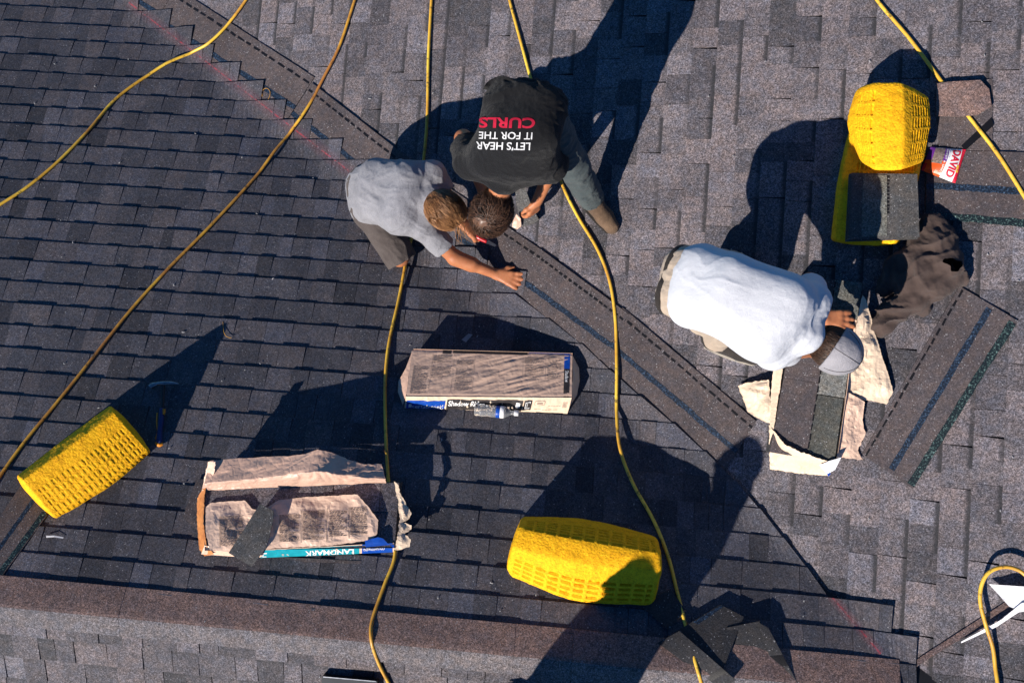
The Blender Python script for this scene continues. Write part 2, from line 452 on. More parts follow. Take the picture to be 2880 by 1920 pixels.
# edge course rising at lower right (a lifted, cut course edge)
pA = [(2064, 1562), (2120, 1520), (2205, 1468), (2290, 1410), (2400, 1340)]
vs_, fs = [], []
for i, (x, y) in enumerate(pA):
    a = at(x, y, 0.028, 'B'); b = at(x - 4, y - 16 + 3 * (i % 2), 0.012, 'B')
    vs_ += [a, b, a - Vector((0, 0, 0.0065)), b - Vector((0, 0, 0.006))]
for i in range(len(pA) - 1):
    k = 4 * i; fs += [(k, k + 4, k + 5, k + 1), (k + 2, k + 6, k + 4, k), (k + 1, k + 5, k + 7, k + 3), (k + 3, k + 7, k + 6, k + 2)]
k = 4 * (len(pA) - 1); fs += [(0, 1, 3, 2), (k, k + 2, k + 3, k + 1)]
me = pyd(vs_, fs); bm = bmesh.new(); bm.from_mesh(me); bmesh.ops.recalc_face_normals(bm, faces=bm.faces); bm.to_mesh(me); bm.free()
link('lifted_edge', me, M['cap'], roof_e)

# ------------------------------------------------------------------ more materials
def foam_mat():
    m, nt, b = newmat('yellow_foam'); co = coord(nt)
    base = ramp(nt, noise_(nt, co, 30, 5, 0.7), [(0.32, (0.78, 0.37, 0.005)), (0.5, (0.97, 0.49, 0.007)), (0.7, (0.98, 0.55, 0.012))])
    v = N(nt, 'ShaderNodeTexVoronoi', Scale=170.0); nt.links.new(co, v.inputs['Vector'])
    s = nt.nodes.new('ShaderNodeSeparateColor'); nt.links.new(v.outputs['Color'], s.inputs[0])
    base = mixc(nt, base, ramp(nt, s.outputs[0], [(0, (0.80, 0.74, 0.7)), (0.3, (0.98, 0.97, 0.97)), (1, (1.05, 1.04, 1.0))]), 1.0, 'MULTIPLY')
    dirt = ramp(nt, noise_(nt, co, 75, 3, 0.75), [(0.64, (0, 0, 0)), (0.72, (1, 1, 1))])
    base = mixc(nt, base, (0.10, 0.05, 0.01), math_(nt, 'MULTIPLY', dirt, 0.75))
    nt.links.new(base, b.inputs['Base Color']); b.inputs['Roughness'].default_value = 0.75; b.inputs['Specular IOR Level'].default_value = 0.2
    bump(nt, b, math_(nt, 'ADD', s.outputs[0], noise_(nt, co, 300, 2)), 0.7, 0.003)
    return m
M['foam'] = foam_mat()
def hose_mat(name='yellow_rubber_hose', d=0.0):
    m, nt, b = newmat(name); co = coord(nt)
    base = ramp(nt, noise_(nt, co, 3.0, 5, 0.65), [(0.30 + d, (0.36, 0.15, 0.03)), (0.45 + d, (0.66, 0.36, 0.035)), (0.62 + d, (0.80, 0.55, 0.06))])
    scuff = ramp(nt, noise_(nt, co, 26, 4, 0.7), [(0.56, (0, 0, 0)), (0.66, (1, 1, 1))])
    base = mixc(nt, base, (0.07, 0.045, 0.015), math_(nt, 'MULTIPLY', scuff, 0.8))
    nt.links.new(base, b.inputs['Base Color']); b.inputs['Roughness'].default_value = 0.42
    return m
M['hose'] = hose_mat(); M['hose2'] = hose_mat('stained_rubber_hose', 0.16)
M['paper'] = paper_mat('tan_wrapper_paper', (0.74, 0.52, 0.39), (0.69, 0.475, 0.355), 0.42, 0.5)
M['paper_in'] = paper_mat('wrapper_inside', (0.62, 0.40, 0.30), (0.50, 0.33, 0.25), 0.42, 0.6)
M['film'] = paper_mat('brown_wrapper_film', (0.58, 0.405, 0.31), (0.53, 0.365, 0.28), 0.2, 0.4)
M['tanlight'] = paper_mat('pale_tan_paper', (0.74, 0.58, 0.42), (0.64, 0.49, 0.36), 0.5, 0.5)
M['orange_in'] = paper_mat('wrapper_lit_inside', (0.62, 0.27, 0.09), (0.42, 0.15, 0.05), 0.35, 0.6)  # copy of the wrapper inside with its lit look put into the orange
M['white_grey'] = simple_mat('grey_paper', (0.3, 0.3, 0.31))
M['ink'] = simple_mat('dark_print', (0.28, 0.205, 0.165), (0.36, 0.265, 0.21), 60, 0.5)
M['ink_dark'] = simple_mat('dark_paper_print', (0.10, 0.07, 0.055), (0.17, 0.12, 0.09), 60, 0.5)
M['inkblack'] = simple_mat('black_print', (0.022, 0.020, 0.022), (0.05, 0.042, 0.04), 40, 0.35)
M['blue'] = simple_mat('blue_print', (0.008, 0.075, 0.42), (0.006, 0.05, 0.30), 30, 0.35)
M['teal'] = simple_mat('teal_print', (0.01, 0.33, 0.40), (0.01, 0.25, 0.32), 30, 0.35)
M['white'] = simple_mat('white_print', (0.8, 0.8, 0.8), (0.7, 0.7, 0.7), 20, 0.5)
M['red'] = simple_mat('red_print', (0.62, 0.015, 0.045), (0.5, 0.01, 0.03), 30, 0.45)
M['redplastic'] = simple_mat('red_metal_paint', (0.5, 0.012, 0.02), (0.38, 0.01, 0.015), 30, 0.3, 0.5)
M['purple'] = simple_mat('purple_print', (0.16, 0.035, 0.30), rough=0.3)
M['orange'] = simple_mat('orange_print', (0.72, 0.10, 0.02), rough=0.3)
M['seeds'] = simple_mat('bag_window_seeds', (0.32, 0.25, 0.22), (0.07, 0.05, 0.045), 110, 0.3)
M['steel'] = simple_mat('worn_steel', (0.35, 0.36, 0.38), (0.2, 0.2, 0.22), 40, 0.38, metal=1.0)
M['darkmetal'] = simple_mat('dark_metal', (0.03, 0.032, 0.036), rough=0.4, metal=0.3)
M['navygrip'] = simple_mat('navy_grip', (0.012, 0.03, 0.13), rough=0.5)
M['orangegrip'] = simple_mat('orange_grip', (0.75, 0.26, 0.02), rough=0.5)
M['whitesheet'] = paper_mat('white_membrane', (0.78, 0.78, 0.80), (0.68, 0.68, 0.71), 0.4, 0.6)
M['whiteplastic'] = simple_mat('white_plastic', (0.75, 0.75, 0.76), rough=0.4)

# ------------------------------------------------------------------ air hoses
def catmull(pts, per=10):
    P = [Vector(p) for p in pts]; P = [P[0] * 2 - P[1]] + P + [P[-1] * 2 - P[-2]]
    out = []
    for i in range(1, len(P) - 2):
        for k in range(per):
            t = k / per
            a, b, c, d = P[i - 1:i + 3]
            out.append(0.5 * ((2 * b) + (c - a) * t + (2 * a - 5 * b + 4 * c - d) * t * t + (3 * b - a - 3 * c + d) * t ** 3))
    out.append(P[-2]); return out
def tube_geo(path, rads, ns=10, caps=True):
    vs_, fs = [], []
    n = len(path); up = Vector((0.13, 0.21, 0.97))
    for i, p in enumerate(path):
        t = (path[min(i + 1, n - 1)] - path[max(i - 1, 0)])
        t = t.normalized() if t.length > 1e-9 else Vector((1, 0, 0))
        a = t.cross(up)
        a = a.normalized() if a.length > 1e-6 else t.orthogonal().normalized()
        b = a.cross(t)
        r = rads[i] if hasattr(rads, '__len__') else rads
        for k in range(ns):
            th = 2 * math.pi * k / ns
            vs_.append(p + a * (r * math.cos(th)) + b * (r * math.sin(th)))
    for i in range(n - 1):
        for k in range(ns):
            fs.append((i * ns + k, i * ns + (k + 1) % ns, (i + 1) * ns + (k + 1) % ns, (i + 1) * ns + k))
    if caps: fs += [tuple(range(ns))[::-1], tuple(range((n - 1) * ns, n * ns))]
    return vs_, fs
HR = 0.0092
def hose(px, label, mat='hose'):
    """px: (x, y[, extra height])"""
    pts = [at(p[0], p[1], HR * 1.12 + 0.009 + (p[2] if len(p) > 2 else 0)) for p in px]
    for e in (0, -1):                                  # the hoses run on past the picture
        a, b = (pts[1], pts[0]) if e == 0 else (pts[-2], pts[-1])
        d = (b - a); d.z = 0; d.normalize()
        for s in (0.5, 1.1, 1.8):
            q = b + d * s + Vector((-d.y, d.x, 0)) * (0.05 * s * s); q.z = roof(q.x, q.y) + .02
            pts = [q] + pts if e == 0 else pts + [q]
    path = catmull(pts, 10)
    # keep it lying on the covering
    for v in path:
        z = roof(v.x, v.y) + HR + 0.005 + 0.028 * (max(0, min(1, (0.55 - abs(v.x - creaseX(v.y))) / 0.3)) if v.y > YR else 0)
        if v.z < z: v.z = z
    vs_, fs = tube_geo(path, HR, 12)
    me = pyd(vs_, fs)
    o = link('air_hose', me, M[mat], None, True)
    return tag(o, label, 'hose', 'yellow air hoses')
hose([(600, -60), (565, 0), (530, 48), (485, 100), (440, 126), (380, 151), (320, 186), (260, 233), (200, 303), (130, 374), (60, 431), (0, 470), (-60, 512)], 'yellow air hose curving from the top edge to the left edge, farthest up the slope')
hose([(835, -60), (815, 0), (780, 105), (740, 185), (700, 262), (660, 318), (580, 414), (480, 522), (390, 613), (300, 712), (205, 832), (130, 925), (60, 1010), (0, 1092), (-50, 1165)], 'orange stained air hose running from the valley down to the yellow wedge at lower left', 'hose2')
hose([(994, -60), (991, 0), (984, 130), (981, 270), (972, 376), (955, 500, 0), (940, 575), (926, 640), (913, 700), (893, 790), (885, 870), (885, 960), (888, 1040), (893, 1112), (902, 1200), (907, 1275), (884, 1340), (856, 1420), (853, 1468), (868, 1518), (893, 1568), (930, 1640)], 'yellow air hose passing behind the grey shirted man and under the torn paper bundle')
hose([(1155, -60), (1170, 0), (1195, 92), (1222, 192), (1255, 310), (1288, 415), (1325, 493), (1372, 572), (1400, 645), (1413, 730), (1416, 830), (1416, 950), (1424, 1030), (1453, 1108), (1500, 1192), (1533, 1272), (1556, 1360), (1578, 1448), (1600, 1530), (1618, 1590), (1640, 1660)], 'long yellow air hose passing the boot of the black shirted man down to the bottom')
hose([(1975, -70), (2014, 0), (2090, 90), (2163, 188), (2222, 264), (2290, 352), (2352, 450), (2400, 530)], 'straight yellow air hose crossing the upper right corner past the seed bag')
hose([(2295, 1640, 0), (2288, 1560, .01), (2281, 1490, .02), (2266, 1440, .03), (2252, 1385, .04), (2254, 1345, .05), (2270, 1315, .06), (2300, 1302, .06), (2330, 1305, .055), (2360, 1325, .05), (2420, 1400, .03)], 'looped yellow air hose beside the white sheet at lower right')

# ------------------------------------------------------------------ foam wedges
def chaikin(poly, n=3, w=0.085):
    P = [Vector(p) for p in poly]
    for k in range(n):
        Q = []
        ww = w if k == 0 else 0.25
        for i in range(len(P)):
            a, b = P[i], P[(i + 1) % len(P)]
            Q += [a * (1 - ww) + b * ww, a * ww + b * (1 - ww)]
        P = Q
    return P
def resample(poly, n):
    P = poly + [poly[0]]; L = [0]
    for a, b in zip(P, P[1:]): L.append(L[-1] + (b - a).length)
    out = []; j = 0
    for i in range(n):
        s = L[-1] * i / n
        while L[j + 1] < s: j += 1
        t = (s - L[j]) / max(1e-9, L[j + 1] - L[j]); out.append(P[j] * (1 - t) + P[j + 1] * t)
    return out
def foam_wedge(sections, label, nu=150, nv=150, grooves=(), endr=0.035, seed=0, cuts=()):
    nu, nv = 230, 340
    """sections: cross-sections (lists of world points), lofted; grooves: v ranges that carry slot rows"""
    # section params by edge length, kept consistent between sections
    secs = [resample(chaikin(s), nv) for s in sections]
    L = sum((sum(secs[i], Vector()) / nv - sum(secs[i + 1], Vector()) / nv).length for i in range(len(secs) - 1))
    pts = np.zeros((nu + 1, nv, 3))
    per = [[np.array(p) for p in s] for s in secs]
    A = np.array(per)                                   # (ns, nv, 3)
    ns = len(secs)
    for i in range(nu + 1):
        u = i / nu
        f = u * (ns - 1); k = min(int(f), ns - 2); t = f - k
        p0 = A[max(k - 1, 0)]; p1 = A[k]; p2 = A[k + 1]; p3 = A[min(k + 2, ns - 1)]
        if ns == 2: S = p1 * (1 - t) + p2 * t
        else: S = 0.5 * (2 * p1 + (p2 - p0) * t + (2 * p0 - 5 * p1 + 4 * p2 - p3) * t * t + (3 * p1 - p0 - 3 * p2 + p3) * t ** 3)
        d = min(u, 1 - u) * L
        c = S.mean(0)
        if d < endr:
            q = 1 - d / endr; sc = 1 - 0.20 * (1 - math.sqrt(max(0, 1 - q * q)))
            S = c + (S - c) * sc
        pts[i] = S
    # normals
    du = np.gradient(pts, axis=0); dv = np.roll(pts, -1, 1) - np.roll(pts, 1, 1)
    nr = np.cross(du, dv); nr /= (np.linalg.norm(nr, axis=2, keepdims=True) + 1e-12)
    cen = pts.mean((0, 1))
    if ((pts - cen) * nr).sum() < 0: nr = -nr
    disp = 0.0022 * fbm(pts.reshape(-1, 3) * 14 + seed, 3).reshape(nu + 1, nv) + 0.0012 * vnoise(pts.reshape(-1, 3) * 150 + seed).reshape(nu + 1, nv)
    peri = sum((a - b).length for a, b in zip(secs[0], secs[0][1:] + secs[0][:1]))
    U = (np.arange(nu + 1) / nu * L)[:, None] * np.ones((1, nv)); Vv = (np.arange(nv) / nv * peri)[None, :] * np.ones((nu + 1, 1))
    for (v0, v1, pu, pv, su, sv, dep) in grooves:
        inside = (Vv / peri > v0) & (Vv / peri < v1) & (U > 0.045) & (U < L - 0.045)
        slot = ((U / pu) % 1 < su) & (((Vv - v0 * peri) / pv) % 1 < sv)
        edge = 0.7 + 0.9 * (vnoise(pts.reshape(-1, 3) * 45 + seed).reshape(nu + 1, nv) * .5 + .5)
        disp = disp - inside * slot * dep * edge
    for (cu, cv, rr, dep) in cuts:
        disp = disp - dep * (((U / L - cu) * L) ** 2 + ((Vv / peri - cv) * peri) ** 2 < rr * rr)
    pts = pts + nr * disp[:, :, None]
    verts = [tuple(p) for p in pts.reshape(-1, 3)]
    fs = []
    for i in range(nu):
        for j in range(nv):
            a = i * nv + j; b = i * nv + (j + 1) % nv; fs.append((a, b, b + nv, a + nv))
    for base in (0, nu * nv):
        c = len(verts); ring = [np.array(verts[base + j]) for j in range(nv)]
        cc = sum(ring) / nv
        off = (pts[0].mean(0) - pts[1].mean(0)) if base == 0 else (pts[-1].mean(0) - pts[-2].mean(0))
        off = off / (np.linalg.norm(off) + 1e-9) * 0.012
        prev = base
        for s_ in (0.93, 0.8, 0.45):
            k0 = len(verts)
            for r in ring: verts.append(tuple(cc + (r - cc) * s_ + off * (1 - (s_) ** 3)))
            for j in range(nv): fs.append((prev + j, prev + (j + 1) % nv, k0 + (j + 1) % nv, k0 + j))
            prev = k0
        c = len(verts); verts.append(tuple(cc + off)); fs += [(prev + j, prev + (j + 1) % nv, c) for j in range(nv)]
    me = pyd(verts, fs); bm = bmesh.new(); bm.from_mesh(me); bmesh.ops.recalc_face_normals(bm, faces=bm.faces); bm.to_mesh(me); bm.free()
    o = link('foam_wedge', me, M['foam'], None, True)
    return tag(o, label, 'foam wedge', 'yellow foam roof wedges')
# lower middle: crest nearer the top, wide lit face towards the ridge
foam_wedge([
    [at(1198, 1180, 0), at(1192, 1208, .22), at(1174, 1256, .205), at(1160, 1310, .05), at(1172, 1328, 0)],
    [at(1352, 1184, 0), at(1346, 1238, .24), at(1330, 1292, .215), at(1316, 1374, .045), at(1318, 1380, 0)],
    [at(1512, 1226, 0), at(1520, 1266, .22), at(1523, 1310, .200), at(1504, 1386, .045), at(1498, 1392, 0)]],
    'yellow foam wedge at the bottom centre with one corner in shadow', 190, 190,
    grooves=((0.36, 0.575, 0.060, 0.026, 0.74, 0.48, 0.012), (0.03, 0.18, 0.060, 0.026, 0.74, 0.5, 0.010)), seed=1, endr=0.05)
foam_wedge([
    [at(33, 1092, 0), at(47, 1102, .27), at(122, 1190, .06), at(128, 1194, 0)],
    [at(150, 1000, 0), at(160, 1020, .28), at(246, 1116, .06), at(252, 1120, 0)],
    [at(252, 926, 0), at(262, 942, .28), at(346, 1036, .06), at(350, 1036, 0)]],
    'yellow foam wedge at lower left beside the hammer, tall edge away from the ridge', 190, 170,
    grooves=((0.275, 0.525, 0.026, 0.0420, 0.46, 0.72, 0.0019),), seed=5, endr=0.025, cuts=((0.90, 0.47, 0.012, 0.02),))
foam_wedge([
    [at(1948, 300, 0), at(1956, 296, .11), at(2120, 278, .13), at(2130, 285, 0)],
    [at(1924, 400, 0), at(1930, 395, .11), at(2105, 400, .13), at(2115, 405, 0)],
    [at(1906, 556, 0), at(1913, 554, .11), at(2060, 562, .13), at(2070, 560, 0)]],
    'yellow foam wedge lying underneath, mostly hidden by shingle squares', 170, 150,
    grooves=((0.14, 0.24, 0.05, 0.019, 0.74, 0.5, 0.010), (0.28, 0.45, 0.05, 0.019, 0.74, 0.5, 0.010)), seed=9)
foam_wedge([
    [at(1960, 202, .15), at(2002, 187, .29), at(2074, 186, .29), at(2142, 222, .12)],
    [at(1937, 284, .15), at(1996, 290, .32), at(2078, 290, .32), at(2148, 284, .12)],
    [at(1974, 374, .16), at(2002, 393, .30), at(2074, 393, .30), at(2130, 372, .13)]],
    'yellow foam wedge stacked on top of the other one, brightly sunlit', 190, 190,
    grooves=((0.02, 0.155, 0.056, 0.0185, 0.78, 0.45, 0.009), (0.36, 0.57, 0.056, 0.0185, 0.78, 0.45, 0.009)), seed=13, endr=0.05)

# ------------------------------------------------------------------ crumpled sheets
def sheet(poly, name, mat, parent=None, amp=0.004, res=0.011, pl=None, fold=0.5, seed=0.0, jag=0.0, sag=0.0, thick=0.0008):
    """poly: (x, y, h) boundary; a crumpled sheet through it"""
    B = [at(p[0], p[1], p[2], pl) for p in poly]
    # densify and tear the boundary
    D = []
    n = len(B)
    for i in range(n):
        a, b = B[i], B[(i + 1) % n]; L = (b - a).length; k = max(1, int(L / (res * 0.8)))
        for j in range(k):
            p = a.lerp(b, j / k)
            if j and jag:
                d = (b - a).normalized().cross(Vector((0, 0, 1)))
                p = p + d * jag * (mnoise.noise(p * 60 + Vector((seed, 0, 0))) + 0.5 * mnoise.noise(p * 160))
            D.append(p)
    c = sum(B, Vector()) / n
    # plane of the sheet for meshing: seen from above unless it is steep
    xs = [p.x for p in D]; ys = [p.y for p in D]
    P2 = [Vector((p.x, p.y)) for p in D]
    nb = len(P2)
    y = min(ys) + res * .6
    row = 0
    inner = []
    while y < max(ys):
        x = min(xs) + (res * .5 if row % 2 else 0)
        while x < max(xs):
            q = Vector((x + random.uniform(-.2, .2) * res, y + random.uniform(-.2, .2) * res))
            # inside test
            ins = False
            for i in range(nb):
                a, b = P2[i], P2[(i + 1) % nb]
                if (a.y > q.y) != (b.y > q.y) and q.x < (b.x - a.x) * (q.y - a.y) / (b.y - a.y) + a.x: ins = not ins
            if ins and min((q - p).length_squared for p in P2) > (res * .5) ** 2: inner.append(q)
            x += res
        y += res
    res_ = delaunay_2d_cdt(P2 + inner, [], [list(range(nb))], 1, 1e-6)
    v2, faces = res_[0], res_[2]
    DA = np.array([tuple(p) for p in D])
    q = np.array([tuple(v) for v in v2])
    d2 = ((q[:, None, :] - DA[None, :, :2]) ** 2).sum(2)
    wgt = 1 / (d2 + 1e-7) ** 1.25
    z = (wgt * DA[None, :, 2]).sum(1) / wgt.sum(1)
    dm = np.sqrt(d2.min(1)); fade = np.clip(dm / 0.03, 0.25, 1)
    p3 = np.stack([q[:, 0], q[:, 1], z], 1) + seed
    cr = np.abs(vnoise(p3 * 16)) * 1.3 + 0.6 * np.abs(vnoise(p3 * 37)) + 0.3 * vnoise(p3 * 80)
    ang = 0.7 + seed; pr = p3[:, :2] @ np.array([math.cos(ang), math.sin(ang)])
    fl = np.sin(pr * 46 + 2.2 * vnoise(p3 * 7)) * fold
    z = z + fade * amp * (cr + fl) - sag * np.clip(dm / 0.08, 0, 1)
    me = pyd(np.stack([q[:, 0], q[:, 1], z], 1), [tuple(f) for f in faces])
    bm = bmesh.new(); bm.from_mesh(me); bmesh.ops.recalc_face_normals(bm, faces=bm.faces)
    if sum(f.normal.z for f in bm.faces) < 0: bmesh.ops.reverse_faces(bm, faces=bm.faces[:])
    bm.to_mesh(me); bm.free()
    return link(name, me, mat, parent, False)

def patch(S, nu, nv, name, mat, parent, smooth=True):
    vs_ = [S(i / nu, j / nv) for i in range(nu + 1) for j in range(nv + 1)]
    fs = [(i * (nv + 1) + j, (i + 1) * (nv + 1) + j, (i + 1) * (nv + 1) + j + 1, i * (nv + 1) + j + 1) for i in range(nu) for j in range(nv)]
    me = pyd(vs_, fs)
    bm = bmesh.new(); bm.from_mesh(me)
    for f in bm.faces: f.normal_update()
    if sum(f.normal.z for f in bm.faces) < 0: bmesh.ops.reverse_faces(bm, faces=bm.faces[:])
    bm.to_mesh(me); bm.free()
    return link(name, me, mat, parent, smooth)
def normal_at(S, u, v):
    e = 0.004
    n = (S(min(1, u + e), v) - S(u - e, v)).cross(S(u, min(1, v + e)) - S(u, v - e)).normalized()
    return n if n.z > 0 else -n
def rects_on(S, rects, name, mat, parent, off=0.0012, sub=(6, 2)):
    """printed areas given as (u0, u1, v0, v1) on a patch"""
    vs_, fs = [], []
    for (u0, u1, v0, v1) in rects:
        k0 = len(vs_); nu, nv = sub
        if u1 - u0 < 0.03: nu = 1
        for i in range(nu + 1):
            for j in range(nv + 1):
                u = u0 + (u1 - u0) * i / nu; v = v0 + (v1 - v0) * j / nv
                vs_.append(S(u, v) + normal_at(S, u, v) * off)
        for i in range(nu):
            for j in range(nv):
                a = k0 + i * (nv + 1) + j; fs.append((a, a + nv + 1, a + nv + 2, a + 1))
    me = pyd(vs_, fs); bm = bmesh.new(); bm.from_mesh(me)
    for f in bm.faces:
        f.normal_update()
        if f.normal.z < 0: f.normal_flip()
    bm.to_mesh(me); bm.free()
    return link(name, me, mat, parent)
def fine_print(u0, u1, v0, v1, rows, fill=0.9, hgt=0.4):
    out = []
    for r in range(rows):
        v = v0 + (v1 - v0) * r / rows; h = (v1 - v0) / rows * hgt
        u = u0
        last = u0 + (u1 - u0) * (random.uniform(0.5, 1.0) if random.random() < 0.3 else 1.0)
        while u < last:
            l = random.uniform(0.008, 0.03)
            out.append((u, min(u + l, last), v, v + h)); u += l + random.uniform(0.002, 0.004)
    return out
def text_geo(body, bold=0.0, spacing=1.0):
    cu = bpy.data.curves.new('t', 'FONT'); cu.body = body; cu.size = 1; cu.offset = bold; cu.space_character = spacing
    cu.resolution_u = 4
    o = bpy.data.objects.new('t', cu); col.objects.link(o)
    dg = bpy.context.evaluated_depsgraph_get(); dg.update()
    me = bpy.data.meshes.new_from_object(o.evaluated_get(dg))
    bm = bmesh.new(); bm.from_mesh(me)
    bmesh.ops.triangulate(bm, faces=bm.faces[:])
    for _ in range(3):
        lg = [e for e in bm.edges if e.calc_length() > 0.22]
        if not lg: break
        bmesh.ops.subdivide_edges(bm, edges=lg, cuts=1)
        bmesh.ops.triangulate(bm, faces=bm.faces[:])
    v = [x.co.copy() for x in bm.verts]; f = [[y.index for y in x.verts] for x in bm.faces]
    bm.free(); bpy.data.objects.remove(o); bpy.data.curves.remove(cu); bpy.data.meshes.remove(me)
    x0 = min(a.x for a in v); x1 = max(a.x for a in v); y0 = min(a.y for a in v); y1 = max(a.y for a in v)
    return [((a.x - x0) / (x1 - x0), (a.y - y0) / (y1 - y0)) for a in v], f
def text_on(S, body, box, name, mat, parent, off=0.002, bold=0.0, fu=False, fv=False, swap=False):
    """box: u0,u1,v0,v1; fu / fv flip the reading direction, swap turns it a quarter"""
    uv, f = text_geo(body, bold)
    u0, u1, v0, v1 = box; vs_ = []
    for (a, b) in uv:
        if swap: a, b = b, a
        a = 1 - a if fu else a; b = 1 - b if fv else b
        u = u0 + (u1 - u0) * a; v = v0 + (v1 - v0) * b
        vs_.append(S(u, v) + normal_at(S, u, v) * off)
    me = pyd(vs_, f); bm = bmesh.new(); bm.from_mesh(me)
    for q in bm.faces:
        q.normal_update()
        if q.normal.z < 0: q.normal_flip()
    bm.to_mesh(me); bm.free()
    return link(name, me, mat, parent)
def bil(c, wob=None):
    c = [Vector(p) for p in c]
    def S(u, v):
        p = (c[0] * (1 - u) + c[1] * u) * (1 - v) + (c[3] * (1 - u) + c[2] * u) * v
        return p + wob(u, v) if wob else p
    return S
def stack_sides(tops, drop, name, mat, parent, layers=8):
    """the cut edges of a stack of shingles below a top outline"""
    vs_, fs = [], []
    n = len(tops)
    for k in range(layers + 1):
        for i, p in enumerate(tops):
            j = 0.002 * mnoise.noise(Vector((i * 3.1, k * 5.7, 2.0)))
            ctr = sum(tops, Vector()) / n; d = (p - ctr).normalized()
            vs_.append(p + d * (j + (0.0015 if k % 2 else -0.0015)) - Vector((0, 0, drop * k / layers)))
    for k in range(layers):
        for i in range(n):
            a = k * n + i; b = k * n + (i + 1) % n; fs.append((a, b, b + n, a + n))
    return link(name, pyd(vs_, fs), mat, parent)
def inset(p, S): return p

# ------------------------------------------------------------------ the wrapped bundle at centre
def wrinkle(scale, amp, ang, seed):
    ca, sa = math.cos(ang), math.sin(ang)
    def f(u, v):
        p = np.array([[(u * 4 * ca + v * 1.4 * sa) * 0.9, (-u * 4 * sa + v * 1.4 * ca) * 5.0, seed]]) * scale
        e = min(1, 8 * min(u, 1 - u) + .15) * min(1, 6 * min(v, 1 - v) + .15)
        return float(amp * e * (abs(vnoise(p)[0]) * 1.2 + 0.5 * abs(vnoise(p * 2.3)[0]) - 0.5))
    return f
bd = empty('shingle_bundle', at(1122, 880, 0, 'A'), 'unopened shingle bundle in brown film with a water bottle against it', 'shingle bundle', 'shingle bundles')
H = 0.105
n_A = nrm('A')
c00, c10, c11, c01 = at(948, 801, H, 'A'), at(1315, 811, H, 'A'), at(1313, 913, H, 'A'), at(932, 910, H, 'A')
w1, w2 = wrinkle(1.5, 0.0058, -0.30, 3.0), wrinkle(3.2, 0.0024, -0.42, 9.0)
Stop = bil([c00, c10, c11, c01], lambda u, v: n_A * ((w1(u, v) * (0.4 + 0.9 * min(1, max(0, (u - .1) * 1.6))) + w2(u, v)) - 0.004 * (max(0, .06 - v) + max(0, v - .94)) * 20))
patch(Stop, 130, 60, 'wrapper_top', M['film'], bd)
f10, f00 = at(1303, 950, 0.004, 'A'), at(929, 937, 0.004, 'A')
wf = wrinkle(1.6, 0.006, 1.45, 5.0)
Sfr = bil([c01, c11, f10, f00], lambda u, v: Vector((0, -1, 0.35)) * (wf(u, v) + 0.006 * math.sin(math.pi * v)))
patch(Sfr, 110, 14, 'wrapper_front', M['tanlight'], bd)
b00, b10 = c00 - n_A * (H * .93), c10 - n_A * (H * .93)
Sbk = bil([b00, b10, c10, c00]); patch(Sbk, 12, 4, 'wrapper_back', M['film'], bd)
patch(bil([c10, b10, f10, c11]), 4, 4, 'wrapper_side', M['film'], bd); patch(bil([b00, c00, c01, f00]), 4, 4, 'wrapper_side', M['film'], bd)
# end folds
sheet([(948, 803, .10), (932, 845, .09), (915, 876, .06), (914, 900, .05), (925, 930, .03), (932, 912, .09), (938, 868, .105)], 'end_flap', M['paper_in'], bd, 0.004, 0.008, 'A', seed=2)
sheet([(1315, 815, .105), (1330, 845, .06), (1331, 875, .05), (1325, 908, .05), (1305, 938, .03), (1312, 912, .10), (1316, 862, .11)], 'end_flap', M['tanlight'], bd, 0.004, 0.008, 'A', seed=4)
# print on the top
pr = []
pr += fine_print(.02, .115, .36, .95, 26, hgt=.5) + fine_print(.135, .255, .12, .28, 7, hgt=.5) + fine_print(.135, .255, .37, .62, 9) + fine_print(.285, .39, .22, .33, 6, hgt=.5) + fine_print(.285, .39, .40, .88, 16) + fine_print(.705, .825, .12, .27, 7, hgt=.5) + fine_print(.71, .825, .30, .52, 7) + fine_print(.845, .93, .12, .6, 12) + fine_print(.71, .82, .55, .58, 1)
rects_on(Stop, pr, 'fine_print', M['ink'], bd, 0.0012, (2, 1))['kind'] = 'stuff'
rects_on(Stop, [(.13, .1315, .1, .9), (.2655, .267, .0, .9), (.395, .3965, .12, .9), (.695, .6965, .12, .6), (.835, .8365, .12, .6)], 'fine_print', M['ink'], bd, 0.0012, (1, 8))['kind'] = 'stuff'
for r_ in ((.255, .72, .0, .07), (.19, .245, .0, .085), (.95, .985, .36, .985)): rects_on(Stop, [r_], 'black_label', M['inkblack'], bd, 0.0011, (16, 4))
for r_ in ((.73, .985, .0, .025), (.95, .985, .03, .36)): rects_on(Stop, [r_], 'blue_label', M['blue'], bd, 0.0012, (12, 4))
text_on(Stop, 'Shadow', (.957, .979, .40, .66), 'label_lettering', M['white'], bd, .0028, .01, swap=True)
# labels on the front
rects_on(Sfr, [(.01, .245, .27, 1.0)], 'blue_label', M['blue'], bd, 0.0012, (14, 6))
for r_ in ((.255, .715, .16, .93), (.722, .77, .14, .80)): rects_on(Sfr, [r_], 'black_label', M['inkblack'], bd, 0.0012, (20, 6))
text_on(Sfr, 'certainteed', (.045, .235, .55, .86), 'label_lettering', M['white'], bd, .0028, 0.0, fv=True)
rects_on(Sfr, [(.024, .042, .52, .82)], 'label_lettering', M['white'], bd, 0.0024, (1, 1))
text_on(Sfr, 'Shadow Ridge', (.265, .485, .24, .72), 'label_lettering', M['white'], bd, .003, 0.02, fv=True)
rects_on(Sfr, [(.675, .70, .30, .62)], 'label_mark', M['white'], bd, 0.0024, (1, 1)); rects_on(Sfr, [(.732, .735, .22, .68), (.757, .76, .22, .68), (.735, .757, .22, .26), (.735, .757, .64, .68), (.742, .745, .3, .6)], 'label_frame', M['white'], bd, 0.0024, (1, 1))
